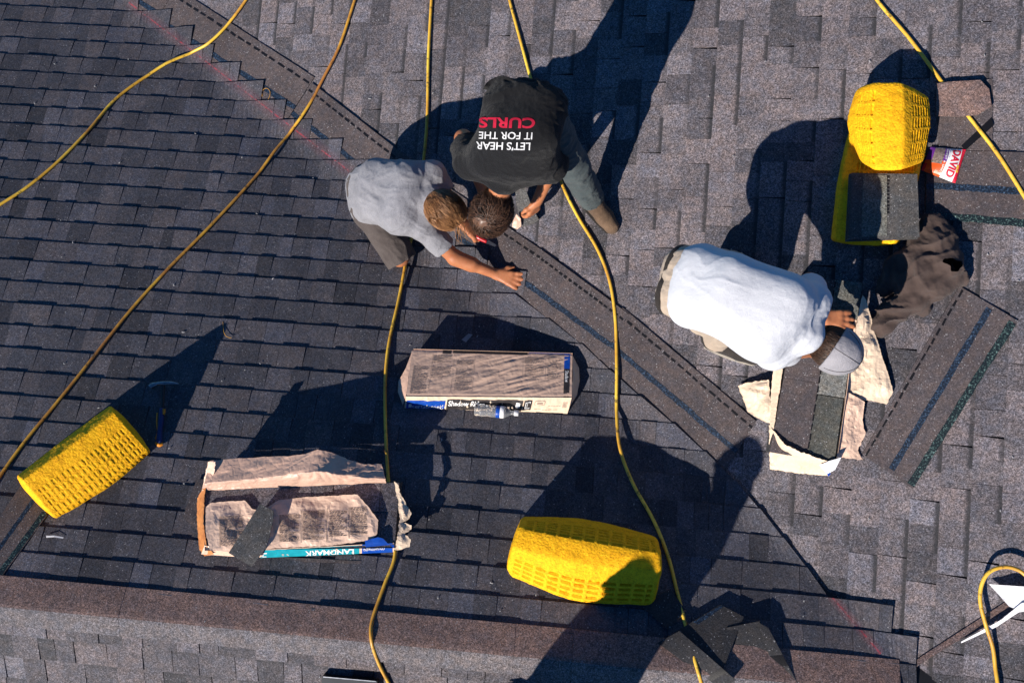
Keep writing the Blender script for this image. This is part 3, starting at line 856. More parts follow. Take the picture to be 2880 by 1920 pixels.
rects_on(Sfr, [(.957 + .004 * i, .959 + .004 * i, .22, .55) for i in range(7)] + fine_print(.87, .945, .45, .5, 1) + fine_print(.79, .93, .7, .75, 1), 'fine_print', M['ink'], bd, .0014, (1, 1))['kind'] = 'stuff'
rects_on(Sfr, [(.79, .845, .14, .17), (.79, .845, .42, .45), (.785, .789, .17, .42), (.845, .849, .17, .42), (.80, .835, .24, .34)], 'fine_print', M['ink'], bd, .0014, (1, 1))['kind'] = 'stuff'

# ------------------------------------------------------------------ the torn bundle at lower left
tb = empty('shingle_bundle', at(690, 1200, 0, 'A'), 'torn open shingle bundle in tan paper with a teal stripe along its edge', 'shingle bundle', 'shingle bundles')
t00, t10, t11, t01 = at(466, 1120, .095, 'A'), at(918, 1108, .095, 'A'), at(908, 1258, .095, 'A'), at(470, 1264, .095, 'A')
T = Tabs()
St = bil([t00, t10, t11, t01])
for (va, vb, hh) in ((0.0, 0.44, 0.0), (0.44, 1.0, -0.003)):
    aa = 0.0
    while aa < 1:
        wd = random.uniform(.10, .17); e = min(1, aa + wd)
        dz = random.choice((0, .0025))
        q = [St(aa, va), St(e - .002, va), St(e - .002, vb), St(aa, vb)]
        k = len(T.v)
        for p in q: T.v.append(p + Vector((0, 0, hh + dz)))
        for p in q: T.v.append(p + Vector((0, 0, hh + dz - .007)))
        T.uv += [(0, .2)] * 8
        T.f += [(k, k + 1, k + 2, k + 3), (k, k + 4, k + 5, k + 1), (k + 1, k + 5, k + 6, k + 2), (k + 2, k + 6, k + 7, k + 3), (k + 3, k + 7, k + 4, k)]
        aa = e
link('top_shingle', T.mesh(), M['shB'], tb)
stack_sides([t00, t10, t11, t01], .098, 'shingle_stack', M['cut'], tb)
# raised back flap
NB = 60
M['paper'].node_tree
base_px = [(464, 1125, .10), (560, 1121, .10), (700, 1116, .10), (800, 1111, .10), (887, 1108, .10)]
mid_px = [(470, 1108, .16), (530, 1102, .185), (620, 1094, .20), (700, 1084, .25), (745, 1082, .265), (800, 1090, .215), (886, 1098, .17)]
top_px = [(483, 1055, .165), (600, 1048, .19), (690, 1043, .225), (734, 1031, .255), (790, 1049, .22), (835, 1063, .19), (877, 1062, .165)]
def curve_of(px): return catmull([at(p[0], p[1], p[2], 'A') for p in px], 12)
Cb, Cm, Ct = curve_of(base_px), curve_of(mid_px), curve_of(top_px)
def samp(c, u):
    f = min(max(u, 0), 1) * (len(c) - 1); k = min(int(f), len(c) - 2); return c[k].lerp(c[k + 1], f - k)
def Sback(u, v):
    a, b, c = samp(Cb, u), samp(Cm, u), samp(Ct, u)
    p = a.lerp(b, v * 2) if v < .5 else b.lerp(c, v * 2 - 1)
    q = np.array([[u * 9, v * 3, 4.2]])
    ridge_ = 0.004 * math.exp(-((v - .38 - .1 * math.sin(u * 9)) / .12) ** 2) * (1 + vnoise(q)[0])
    cr_ = 0.010 * abs(vnoise(q * 1.7)[0]) + 0.006 * abs(vnoise(q * 4.0)[0])
    return p + Vector((0, -0.6, 0.8)) * (ridge_ + cr_) * (1 if v > .02 else .2)
patch(Sback, 110, 40, 'paper_flap', M['paper_in'], tb)
# front sheet, lifting off the shingles
pfr = sheet([(472, 1164, .100), (484, 1154, .106), (520, 1151, .108), (563, 1149, .110), (580, 1168, .108), (596, 1172, .103), (612, 1166, .105), (640, 1148, .112), (700, 1141, .107), (760, 1138, .106), (821, 1135, .130), (848, 1165, .128), (869, 1195, .120), (866, 1226, .110), (852, 1240, .103), (760, 1252, .10), (640, 1258, .10), (520, 1266, .10), (482, 1262, .11), (472, 1220, .12)], 'paper_front', M['paper'], tb, .005, .010, 'A', .9, 3.0, .003)
bmt = bmesh.new(); bmt.from_mesh(pfr.data); pft = BVHTree.FromBMesh(bmt); bmt.free()
def drop_on(bvh, c):
    """bilinear frame whose points are dropped onto a mesh along the vertical"""
    S0 = bil(c)
    def S(u, v):
        p = S0(u, v); h = bvh.ray_cast(p + Vector((0, 0, 1)), Vector((0, 0, -1)))[0]
        return h if h is not None else p
    return S
Sp = drop_on(pft, [at(480, 1150, .12, 'A'), at(862, 1135, .12, 'A'), at(862, 1245, .12, 'A'), at(480, 1262, .12, 'A')])
pr = fine_print(.06, .20, .34, .95, 24) + fine_print(.42, .54, .36, .92, 22) + fine_print(.56, .69, .30, .9, 22) + fine_print(.72, .83, .32, .86, 16) + fine_print(.85, .95, .26, .84, 18)
rects_on(Sp, pr, 'fine_print', M['ink_dark'], tb, .0025, (3, 1))['kind'] = 'stuff'
rects_on(Sp, [(.705, .7075, .26, .95), (.84, .8425, .26, .9), (.55, .5525, .28, .95)], 'fine_print', M['ink_dark'], tb, .0025, (1, 10))['kind'] = 'stuff'
# printed front edge
e0, e1, e2, e3 = at(600, 1262, .098, 'A'), at(905, 1246, .098, 'A'), at(905, 1267, .02, 'A'), at(598, 1280, .02, 'A')
wz = wrinkle(1.2, .005, 1.4, 2.0)
Se = bil([e0, e1, e2, e3], lambda u, v: Vector((0, -1, .3)) * (wz(u, v) + .004 * math.sin(math.pi * v)))
patch(Se, 80, 12, 'paper_edge', M['paper'], tb)
rects_on(Se, [(.0, .74, .05, 1)], 'teal_label', M['teal'], tb, .0013, (24, 5))
rects_on(Se, [(.76, .99, -.0, 1)], 'blue_label', M['blue'], tb, .0013, (10, 5))
text_on(Se, 'LANDMARK', (.335, .70, .30, .92), 'label_lettering', M['white'], tb, .003, .02, fu=True)
text_on(Se, 'certainteed', (.775, .93, .34, .68), 'label_lettering', M['white'], tb, .003, .0, fu=True)
rects_on(Se, [(.015, .045, .3, .42), (.015, .045, .75, .87), (.015, .022, .42, .75)], 'label_lettering', M['white'], tb, .0026, (1, 1))
sheet([(838, 1241, .115), (868, 1233, .12), (880, 1236, .115), (895, 1252, .10), (905, 1258, .095), (905, 1250, .10), (840, 1256, .10)], 'blue_label', M['blue'], tb, .002, .008, 'A')
sheet([(462, 1272, .04), (470, 1252, .10), (560, 1268, .10), (605, 1270, .09), (600, 1279, .03), (530, 1277, .02)], 'paper_edge', M['paper'], tb, .003, .008, 'A', seed=1)
# left rim and right torn flaps
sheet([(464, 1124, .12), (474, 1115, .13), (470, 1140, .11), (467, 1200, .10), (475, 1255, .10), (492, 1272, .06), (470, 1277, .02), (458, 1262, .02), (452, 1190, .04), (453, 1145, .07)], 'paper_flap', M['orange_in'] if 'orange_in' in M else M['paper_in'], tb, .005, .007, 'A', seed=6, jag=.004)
sheet([(464, 1124, .10), (478, 1060, .20), (495, 1060, .215), (492, 1085, .18), (478, 1112, .13)], 'paper_flap', M['paper'], tb, .005, .007, 'A', seed=8, jag=.004)
sheet([(905, 1105, .12), (914, 1112, .13), (922, 1138, .125), (945, 1178, .115), (940, 1190, .10), (926, 1200, .10), (945, 1206, .11), (943, 1216, .095), (930, 1226, .095), (944, 1238, .095), (940, 1256, .08), (918, 1262, .075), (905, 1262, .085), (914, 1230, .11), (918, 1180, .115), (912, 1140, .12)], 'paper_flap', M['tanlight'], tb, .010, .007, 'A', 1.2, 12, .006)
# loose shingle piece on top of the torn bundle
def loose(poly, name, label, cat, mat, group=None, amp=.001, thick=.005, pl='A'):
    o = sheet(poly, name, mat, None, amp, .02, pl, .2, 1.0)
    bm = bmesh.new(); bm.from_mesh(o.data)
    r = bmesh.ops.extrude_face_region(bm, geom=bm.faces[:])
    bmesh.ops.translate(bm, verts=[v for v in r['geom'] if isinstance(v, bmesh.types.BMVert)], vec=(0, 0, -thick))
    bmesh.ops.recalc_face_normals(bm, faces=bm.faces); bm.to_mesh(o.data); bm.free()
    o.data.polygons.foreach_set('use_smooth', [False] * len(o.data.polygons))
    return tag(o, label, cat, group)
GO = 'cut shingle pieces'
loose([(597, 1156, .165), (628, 1173, .165), (627, 1195, .15), (618, 1235, .13), (611, 1257, .125), (578, 1301, .085), (525, 1269, .115), (560, 1215, .14)], 'shingle_offcut', 'curved grey shingle offcut lying across the torn bundle', 'shingle piece', M['cut'], GO)
loose([(420, 1186, .012), (452, 1100, .02), (480, 1100, .02), (478, 1215, .02), (462, 1226, .014)], 'shingle_offcut', 'dark shingle strip sticking out left of the torn bundle', 'shingle piece', M['strip'], GO)
loose([(640, 1278, .014), (760, 1284, .012), (830, 1288, .012), (826, 1294, .010), (700, 1290, .010)], 'shingle_offcut', 'thin shingle sliver under the teal edge of the torn bundle', 'shingle piece', M['strip'], GO)

# ------------------------------------------------------------------ the opened stack in front of the white shirted man
ob = empty('shingle_bundle', at(1875, 850, 0, 'B'), 'opened stack of shingles in torn tan paper under the white shirted man', 'shingle bundle', 'shingle bundles')
o00, o10, o11, o01 = at(1843, 634, .105, 'B'), at(1980, 650, .105, 'B'), at(1920, 1064, .105, 'B'), at(1768, 1037, .105, 'B')
So = bil([o00, o10, o11, o01])
def piece(u0, u1, v0, v1, dz, mat, name):
    q = [So(u0, v0), So(u1, v0), So(u1, v1), So(u0, v1)]
    vs_ = [p + Vector((0, 0, dz)) for p in q] + [p + Vector((0, 0, dz - .006)) for p in q]
    return link(name, pyd(vs_, [(3, 2, 1, 0), (0, 1, 5, 4), (1, 2, 6, 5), (2, 3, 7, 6), (3, 0, 4, 7)], [(.3, .3)] * 8), mat, ob)
piece(0, .56, .0, .58, .003, M['strip'], 'top_shingle'); piece(0, .56, .582, 1, .003, M['strip'], 'top_shingle')
piece(.55, 1.0, .0, .33, .006, M['green'], 'top_shingle'); piece(.56, .98, .335, .64, .0055, M['greenlight'] if 'greenlight' in M else M['green'], 'top_shingle'); piece(.56, .97, .645, 1.0, .004, M['cut2'] if 'cut2' in M else M['green'], 'top_shingle')
seal_lines(lambda u, v: So(v, u) + Vector((0, 0, .0075)), ob, [(0.0, 1.0, .545, .565, True)], 'adhesive_dashes', M['tar'])
stack_sides([o00, o10, o11, o01], .105, 'shingle_stack', M['cut'], ob)
def shp(p, nm, mat, **k): return sheet(p, nm, mat, ob, pl='B', **k)
shp([(1777, 838, .11), (1800, 827, .13), (1793, 880, .125), (1785, 930, .12), (1777, 985, .12), (1768, 978, .10), (1771, 900, .09)], 'paper_rim', M['tanlight'], amp=.004, res=.007, seed=3, jag=.003)
shp([(1695, 886, .03), (1712, 879, .035), (1765, 872, .06), (1770, 930, .07), (1770, 974, .05), (1740, 960, .03), (1718, 946, .02), (1704, 908, .02)], 'paper_flap', M['tanlight'], amp=.010, res=.008, seed=5, jag=.006, fold=1.0)
shp([(1766, 975, .09), (1778, 990, .12), (1802, 1020, .13), (1835, 1036, .13), (1880, 1052, .13), (1905, 1060, .12), (1902, 1093, .02), (1830, 1086, .015), (1768, 1077, .015)], 'paper_flap', M['tanlight'], amp=.008, res=.008, seed=7, jag=.005, fold=.9)
shp([(1882, 1068, .12), (1905, 1058, .13), (1932, 1050, .12), (1918, 1078, .10), (1900, 1088, .09)], 'paper_label', M['whitesheet'], amp=.005, res=.007, seed=9)
shp([(1898, 1085, .075), (1905, 1082, .075), (1908, 1088, .06), (1902, 1094, .06)], 'paper_label', M['blue'], amp=.001, res=.006)
shp([(1980, 675, .13), (1990, 690, .10), (2012, 775, .06), (2040, 860, .04), (2051, 900, .03), (2036, 929, .03), (2002, 920, .03), (1943, 912, .06), (1950, 860, .09), (1962, 775, .12), (1970, 730, .13)], 'paper_flap', M['tanlight'], amp=.009, res=.009, seed=11, jag=.004, fold=.9)
shp([(1944, 900, .09), (1962, 908, .08), (1986, 924, .05), (1981, 965, .03), (1988, 995, .02), (1970, 1034, .02), (1982, 1056, .02), (1930, 1050, .05), (1918, 1048, .07), (1930, 980, .09)], 'paper_flap', M['paper'], amp=.010, res=.008, seed=14, jag=.005, fold=1.0)
shp([(1962, 735, .115), (1968, 735, .115), (1958, 800, .115), (1945, 905, .11), (1925, 1040, .10), (1918, 1045, .08), (1932, 960, .08), (1948, 840, .09)], 'paper_rim', M['paper'], amp=.003, res=.006, seed=16)

# ------------------------------------------------------------------ loose shingle strips
def strip_thing(px, label, lines, h=0.013, mat='strip', pl='B', heights=None):
    hs = heights or [h] * 4
    o, S = grid_plate([at(p[0], p[1], hh, pl) for p, hh in zip(px, hs)], M[mat], .005, (14, 5), .003, 'shingle_strip')
    tag(o, label, 'shingle strip', 'loose shingle strips')
    for ln, mt in lines: seal_lines(S, o, [ln], 'adhesive_dashes' if ln[4] else 'sealant_line', M[mt])
    return o
strip_thing([(2204, 657), (1980, 1042), (2096, 1122), (2338, 737)], 'loose shingle strip with two tar lines right of the opened stack', [((0, 1, .05, .085, True), 'tar'), ((.02, .98, .50, .60, False), 'seal'), ((.02, .99, .88, 1.0, False), 'sealg')])
strip_thing([(2128, 345), (2420, 352), (2420, 528), (2126, 500)], 'shingle strip with two tar lines lying under the seed bag', [((0, 1, .48, .57, False), 'seal'), ((0, 1, .90, 1.0, False), 'sealg')])
strip_thing([(2280, 180), (2278, 420), (2160, 400), (2150, 215)], 'brown edged shingle strip under the hose in the upper right', [((.40, .78, .0, .12, False), 'strip')], h=.010)
o, S = grid_plate([at(2277, 270, .017, 'B'), at(2208, 335, .017, 'B'), at(2218, 345, .017, 'B'), at(2283, 288, .017, 'B')], M['tar'], .002, (6, 2), 0, 'tar_strip'); tag(o, 'short black tar strip crossing under the hose by the seed bag', 'tar strip')
strip_thing([(70, 1082), (-30, 1230), (-20, 1355), (108, 1183)], 'shingle strip with blue and green tar lines under the left yellow wedge', [((.0, 1, .45, .55, False), 'seal'), ((.0, 1, .85, .98, False), 'sealg')], pl='A')
# brown ridge cap piece at upper right
capx = [(2152, 192), (2180, 188), (2252, 184), (2272, 205), (2278, 245), (2246, 264), (2200, 268), (2150, 266)]
o = loose([(x, y, .036 + .012 * math.sin(math.pi * (x - 2150) / 130)) for x, y in capx], 'ridge_cap_piece', 'brown ridge cap piece lying next to the stacked yellow wedge', 'ridge cap piece', M['cap'], None, .001, .005, 'B')

# pile of dark shingles at the bottom right
def pl_(px, hs, label, lines=()):
    o, S = grid_plate([at(p[0], p[1], h) for p, h in zip(px, hs)], M['heap'], .005, (10, 6), .012, 'shingle_offcut')
    tag(o, label, 'shingle piece', GO)
    for ln in lines: seal_lines(S, o, [ln], 'adhesive_dashes' if ln[4] else 'sealant_line', M['tar' if ln[4] else 'seal'])
pl_([(1510, 1475), (1655, 1388), (1708, 1415), (1660, 1535)], [.02, .04, .035, .03], 'dark shingle piece with a blue tar edge on the heap at the bottom', [(.55, 1.0, .02, .14, False)] )
pl_([(1510, 1475), (1560, 1447), (1690, 1560), (1655, 1580)], [.035, .045, .04, .03], 'dark shingle piece with dashes crossing the ridge at the bottom', [(.0, 1.0, .75, .84, True)])
pl_([(1668, 1440), (1745, 1425), (1800, 1600), (1700, 1620)], [.035, .05, .03, .03], 'dark shingle piece standing over the ridge, middle one of the heap', [(.0, 1.0, .90, .96, True)])
pl_([(1742, 1428), (1764, 1440), (1838, 1580), (1795, 1600)], [.05, .045, .02, .02], 'narrow dark shingle piece at the right side of the heap', [(.0, 1.0, .45, .62, True)])
pl_([(1465, 1385), (1540, 1352), (1575, 1400), (1535, 1445)], [.012, .03, .02, .014], 'grey shingle piece half under the bottom yellow wedge')

# ------------------------------------------------------------------ stack of shingle squares on the lower wedge
sq = empty('shingle_stack', at(2035, 470, .13, 'B'), 'stack of cut shingle squares leaning on the lower yellow wedge', 'shingle stack')
k00, k10, k11, k01 = [at(2107, 400, .20, 'B'), at(2112, 543, .19, 'B'), at(1950, 550, .17, 'B'), at(1956, 397, .18, 'B')]
for k in range(9):
    j = lambda: Vector((random.uniform(-.006, .006), random.uniform(-.006, .006), 0))
    dz = Vector((0, 0, -.0062 * k))
    o, S = grid_plate([p + dz + (j() if k else Vector()) for p in (k00, k10, k11, k01)], M['cut'], .005, (6, 6), .001, 'shingle_square', sq)
    if k == 0:
        seal_lines(S, o, [(.02, .62, .42, .46, True)], 'adhesive_dashes', M['tar'])
        o2, _ = grid_plate([S(.03, .46) + Vector((0, 0, .004)), S(.97, .46) + Vector((0, 0, .004)), S(.97, .82) + Vector((0, 0, .004)), S(.03, .82) + Vector((0, 0, .004))], M['green'], .003, (4, 4), 0, 'shingle_square', sq)

# ------------------------------------------------------------------ seed bag
sb = empty('seed_bag', at(2165, 375, .02, 'B'), 'open bag of sunflower seeds in red white and purple lying on a shingle strip', 'snack bag')
def puff(u, v): return Vector((0, 0, 1)) * (.032 * (max(0, math.sin(math.pi * u)) ** .6) * (max(0, math.sin(math.pi * v)) ** .6) + .004 * float(vnoise(np.array([[u * 6, v * 6, 1.5]]))[0]) * 4 * u * (1 - u))
Sg = bil([at(2138, 338, .02, 'B'), at(2218, 344, .02, 'B'), at(2194, 421, .02, 'B'), at(2116, 391, .02, 'B')], puff)
patch(Sg, 40, 40, 'bag_body', M['white'], sb)
rects_on(Sg, [(.0, .20, .0, .55)], 'purple_panel', M['purple'], sb, .0012, (6, 8)); rects_on(Sg, [(.42, .53, .0, .52)], 'purple_panel', M['purple'], sb, .0012, (4, 8))
rects_on(Sg, [(.0, .22, .55, 1), (.22, .53, .62, 1)], 'orange_panel', M['orange'], sb, .0012, (6, 8)); rects_on(Sg, [(.42, .53, .52, .62)], 'orange_panel', M['orange'], sb, .0012, (4, 4))
rects_on(Sg, [(.14, .42, .04, .64)], 'bag_window', M['seeds'], sb, .0016, (6, 10))
rects_on(Sg, [(.90, 1.0, .0, 1.0)], 'red_band', M['red'], sb, .0012, (4, 12)); rects_on(Sg, [(.0, .07, .7, 1.0)], 'red_band', M['red'], sb, .0016, (3, 4))
text_on(Sg, 'DAVID', (.63, .87, .08, .92), 'bag_lettering', M['red'], sb, .0025, .03, swap=True)
text_on(Sg, 'SWEET & SPICY', (.455, .505, .06, .95), 'bag_lettering', M['white'], sb, .003, .01, swap=True)
rects_on(Sg, fine_print(.56, .575, .1, .8, 1), 'bag_lettering', M['blue'], sb, .002, (1, 1))
M['yel'] = simple_mat('yellow_print', (.8, .5, .05))
rects_on(Sg, [(.86, .93, .52, .64), (.88, .95, .66, .72)], 'yellow_mark', M['yel'], sb, .0018, (3, 3))

# ------------------------------------------------------------------ water bottle
def lathe(profile, axis0, axis1, ns=24):
    """profile: (t along axis in m, radius)"""
    d = (axis1 - axis0).normalized(); a = d.orthogonal().normalized(); b = d.cross(a)
    vs_ = []; fs = []
    for t, r in profile:
        for k in range(ns):
            th = 2 * math.pi * k / ns; vs_.append(axis0 + d * t + a * (r * math.cos(th)) + b * (r * math.sin(th)))
    for i in range(len(profile) - 1):
        for k in range(ns): fs.append((i * ns + k, i * ns + (k + 1) % ns, (i + 1) * ns + (k + 1) % ns, (i + 1) * ns + k))
    fs += [tuple(range(ns))[::-1], tuple(range((len(profile) - 1) * ns, len(profile) * ns))]
    return vs_, fs
def plastic_mat():
    m, nt, b = newmat('clear_plastic'); b.inputs['Base Color'].default_value = (.93, .95, .97, 1); b.inputs['Transmission Weight'].default_value = .86
    b.inputs['Roughness'].default_value = .12; b.inputs['IOR'].default_value = 1.3
    bump(nt, b, noise_(nt, coord(nt), 60, 2), .6, .004); return m
M['clear'] = plastic_mat()
p0 = at(1090, 941, .055, 'A'); p1 = at(1192, 949, .050, 'A')
wb = empty('water_bottle', (p0 + p1) / 2 - Vector((0, 0, .033)), 'clear plastic water bottle with a blue label lying against the bundle', 'bottle')
L = (p1 - p0).length; pf = []
for i in range(60):
    t = i / 59; r = .033
    if t < .03: r = .025 + .008 * t / .03
    elif t < .14: r = .033 - .0025 * (math.sin(t * 160) > 0)
    elif t < .48: r = .029 + .004 * abs(math.cos((t - .14) / .34 * math.pi)) - .0008 * math.sin(t * 150)
    elif t < .70: r = .0325
    elif t < .86: r = .0325 - .021 * ((t - .70) / .16) ** 1.3
    else: r = .0115
    pf.append((t * L * .95, r))
v_, f_ = lathe(pf, p0, p1); link('bottle_body', pyd(v_, f_), M['clear'], wb, True)
v_, f_ = lathe([(L * .485, .0328), (L * .49, .0334), (L * .57, .0334), (L * .575, .0334)], p0, p1); link('bottle_label', pyd(v_, f_), M['blue'], wb, True)
v_, f_ = lathe([(L * .575, .0334), (L * .64, .0334), (L * .66, .0333), (L * .665, .0328)], p0, p1); link('bottle_label', pyd(v_, f_), M['white'], wb, True)
v_, f_ = lathe([(L * .89, .014), (L * .90, .0155), (L * .985, .0155), (L * .99, .014)], p0, p1); link('bottle_cap', pyd(v_, f_), M['whiteplastic'], wb, True)

# ------------------------------------------------------------------ hammer
hm = empty('hammer', at(372, 950, .012, 'A'), 'claw hammer with a navy and orange grip lying in the shadow of the left wedge', 'hammer')
def capsule_path(px, rads, name, mat, parent, ns=12, flat=1.0, pl='A'):
    path = catmull([at(p[0], p[1], p[2], pl) for p in px], 8)
    k = len(path); rr = [np.interp(i / (k - 1), np.linspace(0, 1, len(rads)), rads) for i in range(k)]
    v_, f_ = tube_geo(path, rr, ns); return link(name, pyd(v_, f_), mat, parent, True)
capsule_path([(374, 882, .035), (374, 905, .033), (373, 938, .03), (372, 965, .028)], [.011, .010, .009, .011], 'hammer_neck', M['darkmetal'], hm)
capsule_path([(345, 889, .035), (352, 884, .036), (362, 881, .037)], [.016, .0165, .010], 'hammer_face', M['steel'], hm)
capsule_path([(360, 881, .037), (374, 880, .04), (392, 879, .035), (411, 881, .025)], [.011, .013, .010, .003], 'hammer_claw', M['steel'], hm)
capsule_path([(371, 938, .030), (370, 965, .030), (367, 990, .028), (366, 1012, .026), (366, 1018, .024)], [.013, .016, .0145, .018, .012], 'hammer_grip', M['navygrip'], hm)
capsule_path([(377, 940, .034), (376, 952, .034)], [.009, .008], 'grip_inlay', M['orangegrip'], hm)
capsule_path([(361, 948, .036), (360, 970, .036), (362, 990, .034), (358, 1008, .032)], [.004, .004, .0035, .005], 'grip_inlay', M['orangegrip'], hm)
capsule_path([(359, 1016, .026), (366, 1021, .026), (374, 1019, .024)], [.009, .012, .008], 'grip_inlay', M['orangegrip'], hm)

# ------------------------------------------------------------------ small things
def bit(poly, name, label, cat, mat, pl=None, amp=.001): return tag(sheet(poly, name, mat, None, amp, .01, pl, .3, 2.0), label, cat)
bit([(1060, 780, .012), (1076, 766, .016), (1086, 768, .018), (1070, 786, .012)], 'paper_scrap', 'small grey paper scrap above the film wrapped bundle', 'scrap', M['white_grey'] if 'white_grey' in M else M['film'], 'A')
bit([(106, 1230, .014), (125, 1229, .022), (146, 1233, .016), (145, 1236, .016), (124, 1233, .022), (106, 1234, .014)], 'plastic_strip', 'thin curled white plastic strip below the left yellow wedge', 'scrap', M['whiteplastic'], 'A', 0)
bit([(2207, 1473, .03), (2300, 1422, .05), (2345, 1385, .06), (2400, 1370, .06), (2400, 1395, .05), (2340, 1405, .04), (2290, 1438, .03), (2208, 1476, .024)], 'membrane_strip', 'torn white membrane strip along the lifted edge at lower right', 'scrap', M['whitesheet'], 'B', .006)
bit([(2272, 1341, .03), (2320, 1344, .06), (2420, 1350, .05), (2420, 1400, .03), (2338, 1400, .05), (2318, 1392, .045)], 'membrane_sheet', 'triangular white membrane sheet inside the looped hose at lower right', 'scrap', M['whitesheet'], 'B', .006)
M['ring'] = simple_mat('orange_wire', (.7, .35, .04))
def wire(px, r, label, name='wire_piece', pl=None):
    path = catmull([at(p[0], p[1], p[2], pl) for p in px], 8); v_, f_ = tube_geo(path, r, 6); return tag(link(name, pyd(v_, f_), M['ring'], None, True), label, 'wire')
wire([(602, 222, .018), (603, 209, .019), (611, 203, .019), (619, 208, .019), (620, 219, .018), (615, 230, .018)], .0014, 'curled orange wire ring lying on the valley strip', pl='B')
wire([(512, 738, .012), (513, 757, .016), (518, 770, .016), (526, 775, .014), (532, 775, .012)], .0013, 'bent orange wire lying by the tip of the wedge shadow', pl='A')
# roof vent at the bottom edge
rv = empty('roof_vent', at(800, 1568, 0, 'C'), 'black metal roof vent cut off by the bottom edge', 'roof vent')
q = [at(740, 1552, .05, 'C'), at(866, 1563, .05, 'C'), at(872, 1680, .06, 'C'), at(730, 1670, .06, 'C')]
o, S = grid_plate(q, M['darkmetal'], .012, (4, 4), 0, 'vent_hood', rv)
stack_sides([p - Vector((0, 0, .012)) for p in q], .05, 'vent_base', M['darkmetal'], rv, 2)
grid_plate([S(.02, .0) + Vector((0, 0, .003)), S(.98, .0) + Vector((0, 0, .003)), S(.98, .015) + Vector((0, 0, .003)), S(.02, .015) + Vector((0, 0, .003))], M['steel'], .002, (2, 1), 0, 'vent_edge', rv)
# roofing nails and chips
vs_, fs = [], []
for (x, y, pl) in ((2080 * .0 + 26, 1719, 'C'), (358, 1755, 'C'), (582, 1774, 'C'), (862, 1800, 'C'), (1140, 1830, 'C'), (1240, 1838, 'C'), (1440, 1855, 'C'), (1855, 1895, 'C'), (2622, 1836, 'B')):
    p = at(x / 1.2245, y / 1.2245, .012); k = len(vs_)
    for i in range(10): vs_.append(p + Vector((.005 * math.cos(i * .628), .005 * math.sin(i * .628), 0)))
    for i in range(10): vs_.append(p + Vector((.005 * math.cos(i * .628), .005 * math.sin(i * .628), -.004)))
    fs.append(tuple(range(k, k + 10))); fs += [(k + i, k + 10 + i, k + 10 + (i + 1) % 10, k + (i + 1) % 10) for i in range(10)]
link('roofing_nails', pyd(vs_, fs), M['steel'], roof_e)
vs_, fs = [], []
for i in range(190):
    x, y = random.uniform(0, 2352), random.uniform(0, 1568); p = at(x, y, .0105); s = random.uniform(.0012, .0036); k = len(vs_); a = random.uniform(0, 3.1)
    d = Vector((math.cos(a), math.sin(a), .05)) * s * random.uniform(1, 2.6); e = Vector((-math.sin(a), math.cos(a), .05)) * s
    vs_ += [p - d - e, p + d - e, p + d + e, p - d + e, p + Vector((0, 0, s))]
    fs += [(k, k + 1, k + 4), (k + 1, k + 2, k + 4), (k + 2, k + 3, k + 4), (k + 3, k, k + 4)]
tag(link('loose_chips', pyd(vs_, fs), M['white_grey']), 'pale chips and grit scattered over the shingles', 'grit', kind='stuff')
